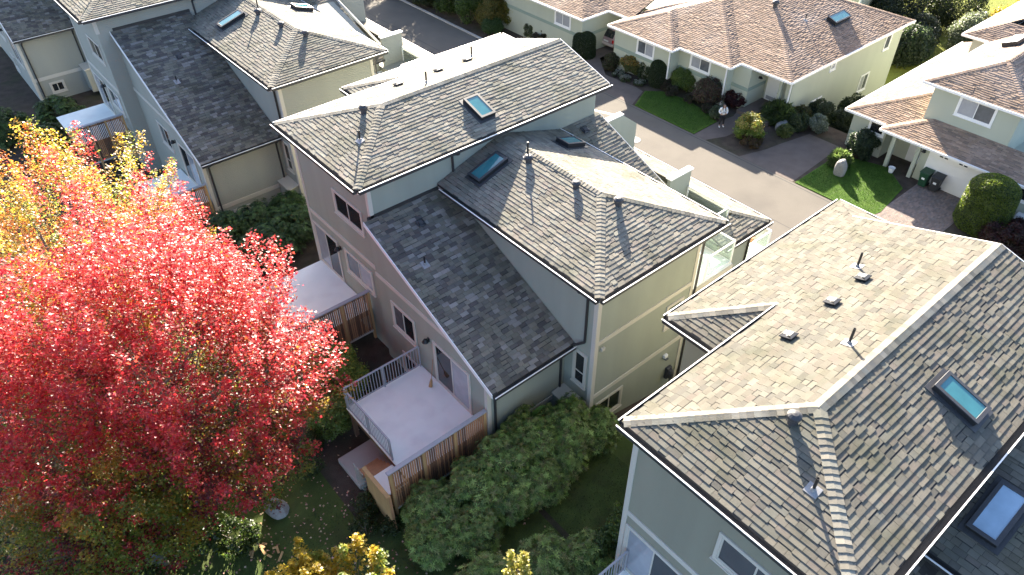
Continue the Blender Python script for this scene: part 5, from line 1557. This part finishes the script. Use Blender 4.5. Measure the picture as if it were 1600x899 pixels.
B('yellow_shrub', 'yellow-green shrub with bright yellow top at the path corner', 39.6, 23.2, (1.15,1.05,.8), [(.17,.25,.03),(.23,.30,.04),(.13,.20,.03)], 3600, top_pal=[(.55,.45,.08),(.60,.50,.14)])
B('brown_ground_shrub', 'low brown shrub round the foot of the yellow-green one', 38.9, 22.6, (1.0,.8,.35), [(.10,.06,.03),(.12,.10,.03),(.16,.09,.04)], 2200, stems=False)
B('fern', 'spiky green fern beside the boulder at the porch', 42.9, 23.4, (.95,.9,.55), [(.08,.12,.03),(.11,.16,.04)], 1500, kind='frond', size=(.35,.6), stems=False)
B('grey_shrub', 'silvery shrub at the end of the drive', 43.6, 20.9, (.8,.7,.55), [(.26,.30,.25),(.20,.24,.19),(.14,.18,.10)], 2200)
B('dark_shrub', 'dark green shrub against the lower side window of the far house', 45.6, 21.8, (.9,.8,1.0), [(.04,.06,.02),(.06,.09,.03)], 2400)
B('dark_shrub', 'dark shrub in the gap between the two far houses', 46.6, 20.6, (1.0,.9,1.2), [(.035,.055,.02),(.05,.07,.025)], 2600)
B('dark_shrub', 'rust tinted shrub near the gap gate', 44.2, 22.4, (.6,.6,.5), [(.12,.10,.03),(.09,.12,.03)], 1600)
B('dark_shrub', 'dark shrub behind the gap, far back', 49.5, 21.4, (1.0,.9,1.4), [(.04,.06,.02),(.05,.08,.02)], 2400)
B('dark_shrub', 'dark green shrub between the boulder and the silvery shrub', 42.9, 21.8, (.7,.6,.55), [(.06,.09,.03),(.09,.12,.04)], 1500)
B('light_shrub', 'bright low shrub along the drive edge', 41.6, 21.9, (.6,.5,.4), [(.13,.17,.04),(.17,.2,.05)], 1300)
B('round_shrub', 'round dark green shrub with white flowers at the right house porch', 42.8, 17.2, (.85,.8,.95), [(.035,.06,.025),(.05,.08,.03)], 3000)
B('green_tuft', 'green tuft at the foot of the tall boulder', 41.0, 17.6, (.55,.5,.42), [(.10,.16,.04),(.14,.20,.05)], 1400, kind='frond', size=(.25,.4))
B('maroon_shrub', 'dark maroon spreading tree right of the clipped bright column', 40.2, 7.0, (1.7,1.6,.8), [(.06,.018,.016),(.05,.03,.015),(.08,.02,.02)], 6500)
B('flower_bush', 'yellow flowering shrub at the corner of the far house', 41.0, 35.0, (.9,.8,.75), [(.12,.17,.03),(.18,.16,.04),(.10,.13,.03)], 2600, top_pal=[(.62,.50,.12),(.5,.25,.06)])
B('dark_shrub', 'dark green shrub right of the yellow flowers', 41.1, 33.6, (.7,.7,.6), [(.05,.08,.025),(.07,.10,.03)], 1800)
B('dark_shrub', 'brown-green shrub at the left end of the flower bed', 40.6, 36.8, (.7,.7,.6), [(.09,.07,.035),(.07,.09,.03)], 1800)
for i, (x, y) in enumerate(((39.7, 34.4), (39.9, 33.2), (40.0, 35.4))):
    B('edging_flowers', ['patch of pale flowers edging the drive, middle', 'patch of pale flowers edging the drive, near the lawn', 'patch of pale silver flowers edging the drive, far end'][i], x, y, (.55,.5,.2), [(.07,.10,.04),(.10,.13,.06)], 1100, top_pal=[(.65,.66,.62),(.45,.5,.42)], stems=False, cat='flowers', group='pale edging flowers')
for i, (x, y, r) in enumerate(((40.4, 30.6, (.5,.5,.35)), (40.6, 29.0, (.55,.5,.3)), (40.3, 27.3, (.45,.4,.3)), (40.9, 31.5, (.5,.4,.4)))):
    B('bed_shrub', ['low dark plant in front of the light round shrub', 'low dark plant along the lawn edge, middle', 'low dark plant along the lawn edge beside the person', 'low dark plant at the foot of the clipped column'][i], x, y, r, [(.06,.05,.03),(.05,.07,.025),(.08,.06,.04)], 1100, stems=False, group='low plants in the dark bed')
# planting strip along the road at the top
gs = 'trees and shrubs of the planting strip at the top'
strip = [(38.2,62,(1.6,1.6,1.5),TOP,'dark shrub of the top strip near the left roof'), (38.4,58.3,(1.5,1.5,1.3),[(.06,.09,.03),(.09,.12,.03)],'second dark shrub of the top strip'),
 (38.8,55,(1.6,1.5,1.7),[(.10,.17,.03),(.13,.21,.04),(.08,.13,.03)],'feathery green conifer of the top strip'), (39.0,52.2,(1.5,1.4,1.8),[(.12,.20,.03),(.15,.24,.04),(.09,.14,.03)],'bright feathery conifer of the top strip'),
 (39.4,49.8,(1.3,1.2,1.4),[(.28,.24,.04),(.35,.27,.05),(.16,.18,.03)],'yellowing shrub of the top strip'), (38.6,48.9,(.9,.8,.7),[(.10,.18,.05),(.13,.22,.06)],'round green shrub at the strip kerb'),
 (41.0,48.9,(1.1,1.0,1.3),[(.40,.36,.06),(.30,.30,.05),(.2,.22,.04)],'yellow shrub at the end of the top strip'), (42.6,51.6,(1.3,1.2,1.3),[(.09,.13,.03),(.14,.15,.04)],'olive shrub behind the yellow one at the top'),
 (40.3,44.4,(.8,.8,.6),[(.10,.05,.04),(.07,.08,.03)],'reddish shrub at the corner of the left wing'), (40.6,46.0,(.6,.6,.8),[(.12,.18,.05),(.3,.3,.2)],'flowering green shrub left of the wing window'),
 (44.5,56,(2.0,2.0,2.0),[(.06,.09,.03),(.10,.12,.03)],'dark tree mass at the top edge behind the strip')]
for x, y, r, pal, lb in strip:
    bush('strip_shrub', lb, 'shrub', x, y, r, pal, 14000, size=(.10,.17), group=gs)
for x, y, r, pal, lb in ((63,24.5,(2,1.8,1.6),[(.05,.08,.03),(.08,.12,.04)],'dark shrub beyond the back lawn, left'), (66,25.0,(1.6,1.6,1.5),[(.05,.07,.03),(.09,.10,.04)],'dark shrub beyond the back lawn, centre'), (68.5,21.6,(1.9,1.8,1.8),[(.24,.28,.16),(.12,.17,.06),(.3,.33,.22)],'pale variegated shrub by the yellow bush'), (70.5,20.6,(1.7,1.6,1.8),[(.60,.46,.03),(.66,.52,.05),(.5,.4,.04)],'bright yellow bush behind the right house'), (74,19.8,(2.6,2.2,2.2),[(.62,.48,.03),(.66,.42,.05),(.5,.36,.04)],'large golden bush at the top right corner'), (68,28.5,(2.6,2.2,2.6),[(.03,.05,.02),(.05,.07,.02)],'dark conifer at the top edge beyond the lawn'), (73,25.5,(2.6,2.2,2.4),[(.03,.05,.02),(.06,.08,.02)],'dark conifer at the top edge, right')):
    bush('back_shrub', lb, 'shrub', x, y, r, pal, 15000, size=(.12,.2), group='shrubs beyond the back lawn')
for x, y, h, r in ((44.5, 61.5, 9, 3.6), (41.0, 67.5, 10, 4.0), (47.5, 68, 10, 4.0), (40.2, 75.5, 11, 4.2)):
    t_ = maple('tall green tree past the top edge whose shade dapples the upper road', x, y, h, (r, r, r), h*.62, lambda e, o, c, n: pick(GRN+YEL[:1], n), 190, 70, int(x*y), size=(.16, .24))
    t_.name = 'shade_tree'; t_['group'] = 'tall trees beyond the top edge'
NR = np.random.default_rng(99)
# fallen leaves on the garden ground
n = 2600
X_ = NR.uniform(-4, 9.5, n); Y_ = NR.uniform(8.5, 20, n)
keep = (NR.random(n) < np.exp(-((X_-3)**2+(Y_-14)**2)/22))
X_ = X_[keep]; Y_ = Y_[keep]
pts = np.stack([X_, Y_, np.array([zt(a, b) for a, b in zip(X_, Y_)])+.02], 1)
fl = leaf_mesh('fallen_leaves', pts, np.tile(np.array([[0, 0, 1.]]), (len(pts), 1))+NR.normal(size=(len(pts), 3))*.25, NR.uniform(.05, .10, len(pts)), pick([(.50,.30,.24),(.42,.16,.12),(.55,.40,.26),(.34,.22,.12)], len(pts)), 'maple', 'litter', None)
fl['label'] = 'fallen maple leaves scattered on the garden ground'; fl['category'] = 'leaves'; stuff(fl)
# short grass blades standing on the garden lawn
def grass(name, label, pts_xy, pal, h, dz):
    p = np.array([(a, b, zt(a, b)+dz) for a, b in pts_xy])
    n = len(p)
    ax = unit(np.stack([NR.normal(size=n)*.35, NR.normal(size=n)*.35, np.ones(n)], 1))
    o = leaf_mesh(name, p, NR.normal(size=(n, 3)), NR.uniform(h*.6, h, n), pick(pal, n), 'long', 'leaf', None, axis=ax)
    o['label'] = label; o['category'] = 'grass'; stuff(o)
def inpoly(px, py, poly):
    c = np.zeros(len(px), bool)
    for (x1, y1), (x2, y2) in zip(poly, poly[1:]+poly[:1]):
        c ^= ((y1 > py) != (y2 > py)) & (px < (x2-x1)*(py-y1)/(y2-y1+1e-12)+x1)
    return c
pp = NR.uniform((-2, 7), (13, 15), (26000, 2)); grass('grass', 'short dull garden grass below the hedge', pp, [(.05,.075,.02),(.035,.055,.015),(.06,.07,.03)], .08, .0)
LP = [(37.3, 31.1), (37.3, 26.0), (39.7, 26.0), (40.3, 27.5), (40.6, 29.5), (40.3, 31.3), (39.4, 32.1)]
pp = NR.uniform((37.2, 25.9), (40.7, 32.2), (16000, 2)); pp = pp[inpoly(pp[:, 0], pp[:, 1], LP)]; grass('grass', 'mown green grass of the front lawn', pp, [(.05,.11,.015),(.07,.14,.02),(.04,.09,.012)], .07, .05)
LP = [(37.3, 18.1), (37.35, 13.5), (38.3, 13.3), (41.5, 13.7), (42.9, 15.4), (42.3, 17.2), (41.0, 18.1)]
pp = NR.uniform((37.2, 13.2), (43, 18.2), (16000, 2)); pp = pp[inpoly(pp[:, 0], pp[:, 1], LP)]; grass('grass', 'mown green grass round the tall boulder', pp, [(.05,.11,.015),(.07,.14,.02),(.04,.09,.012)], .07, .04)
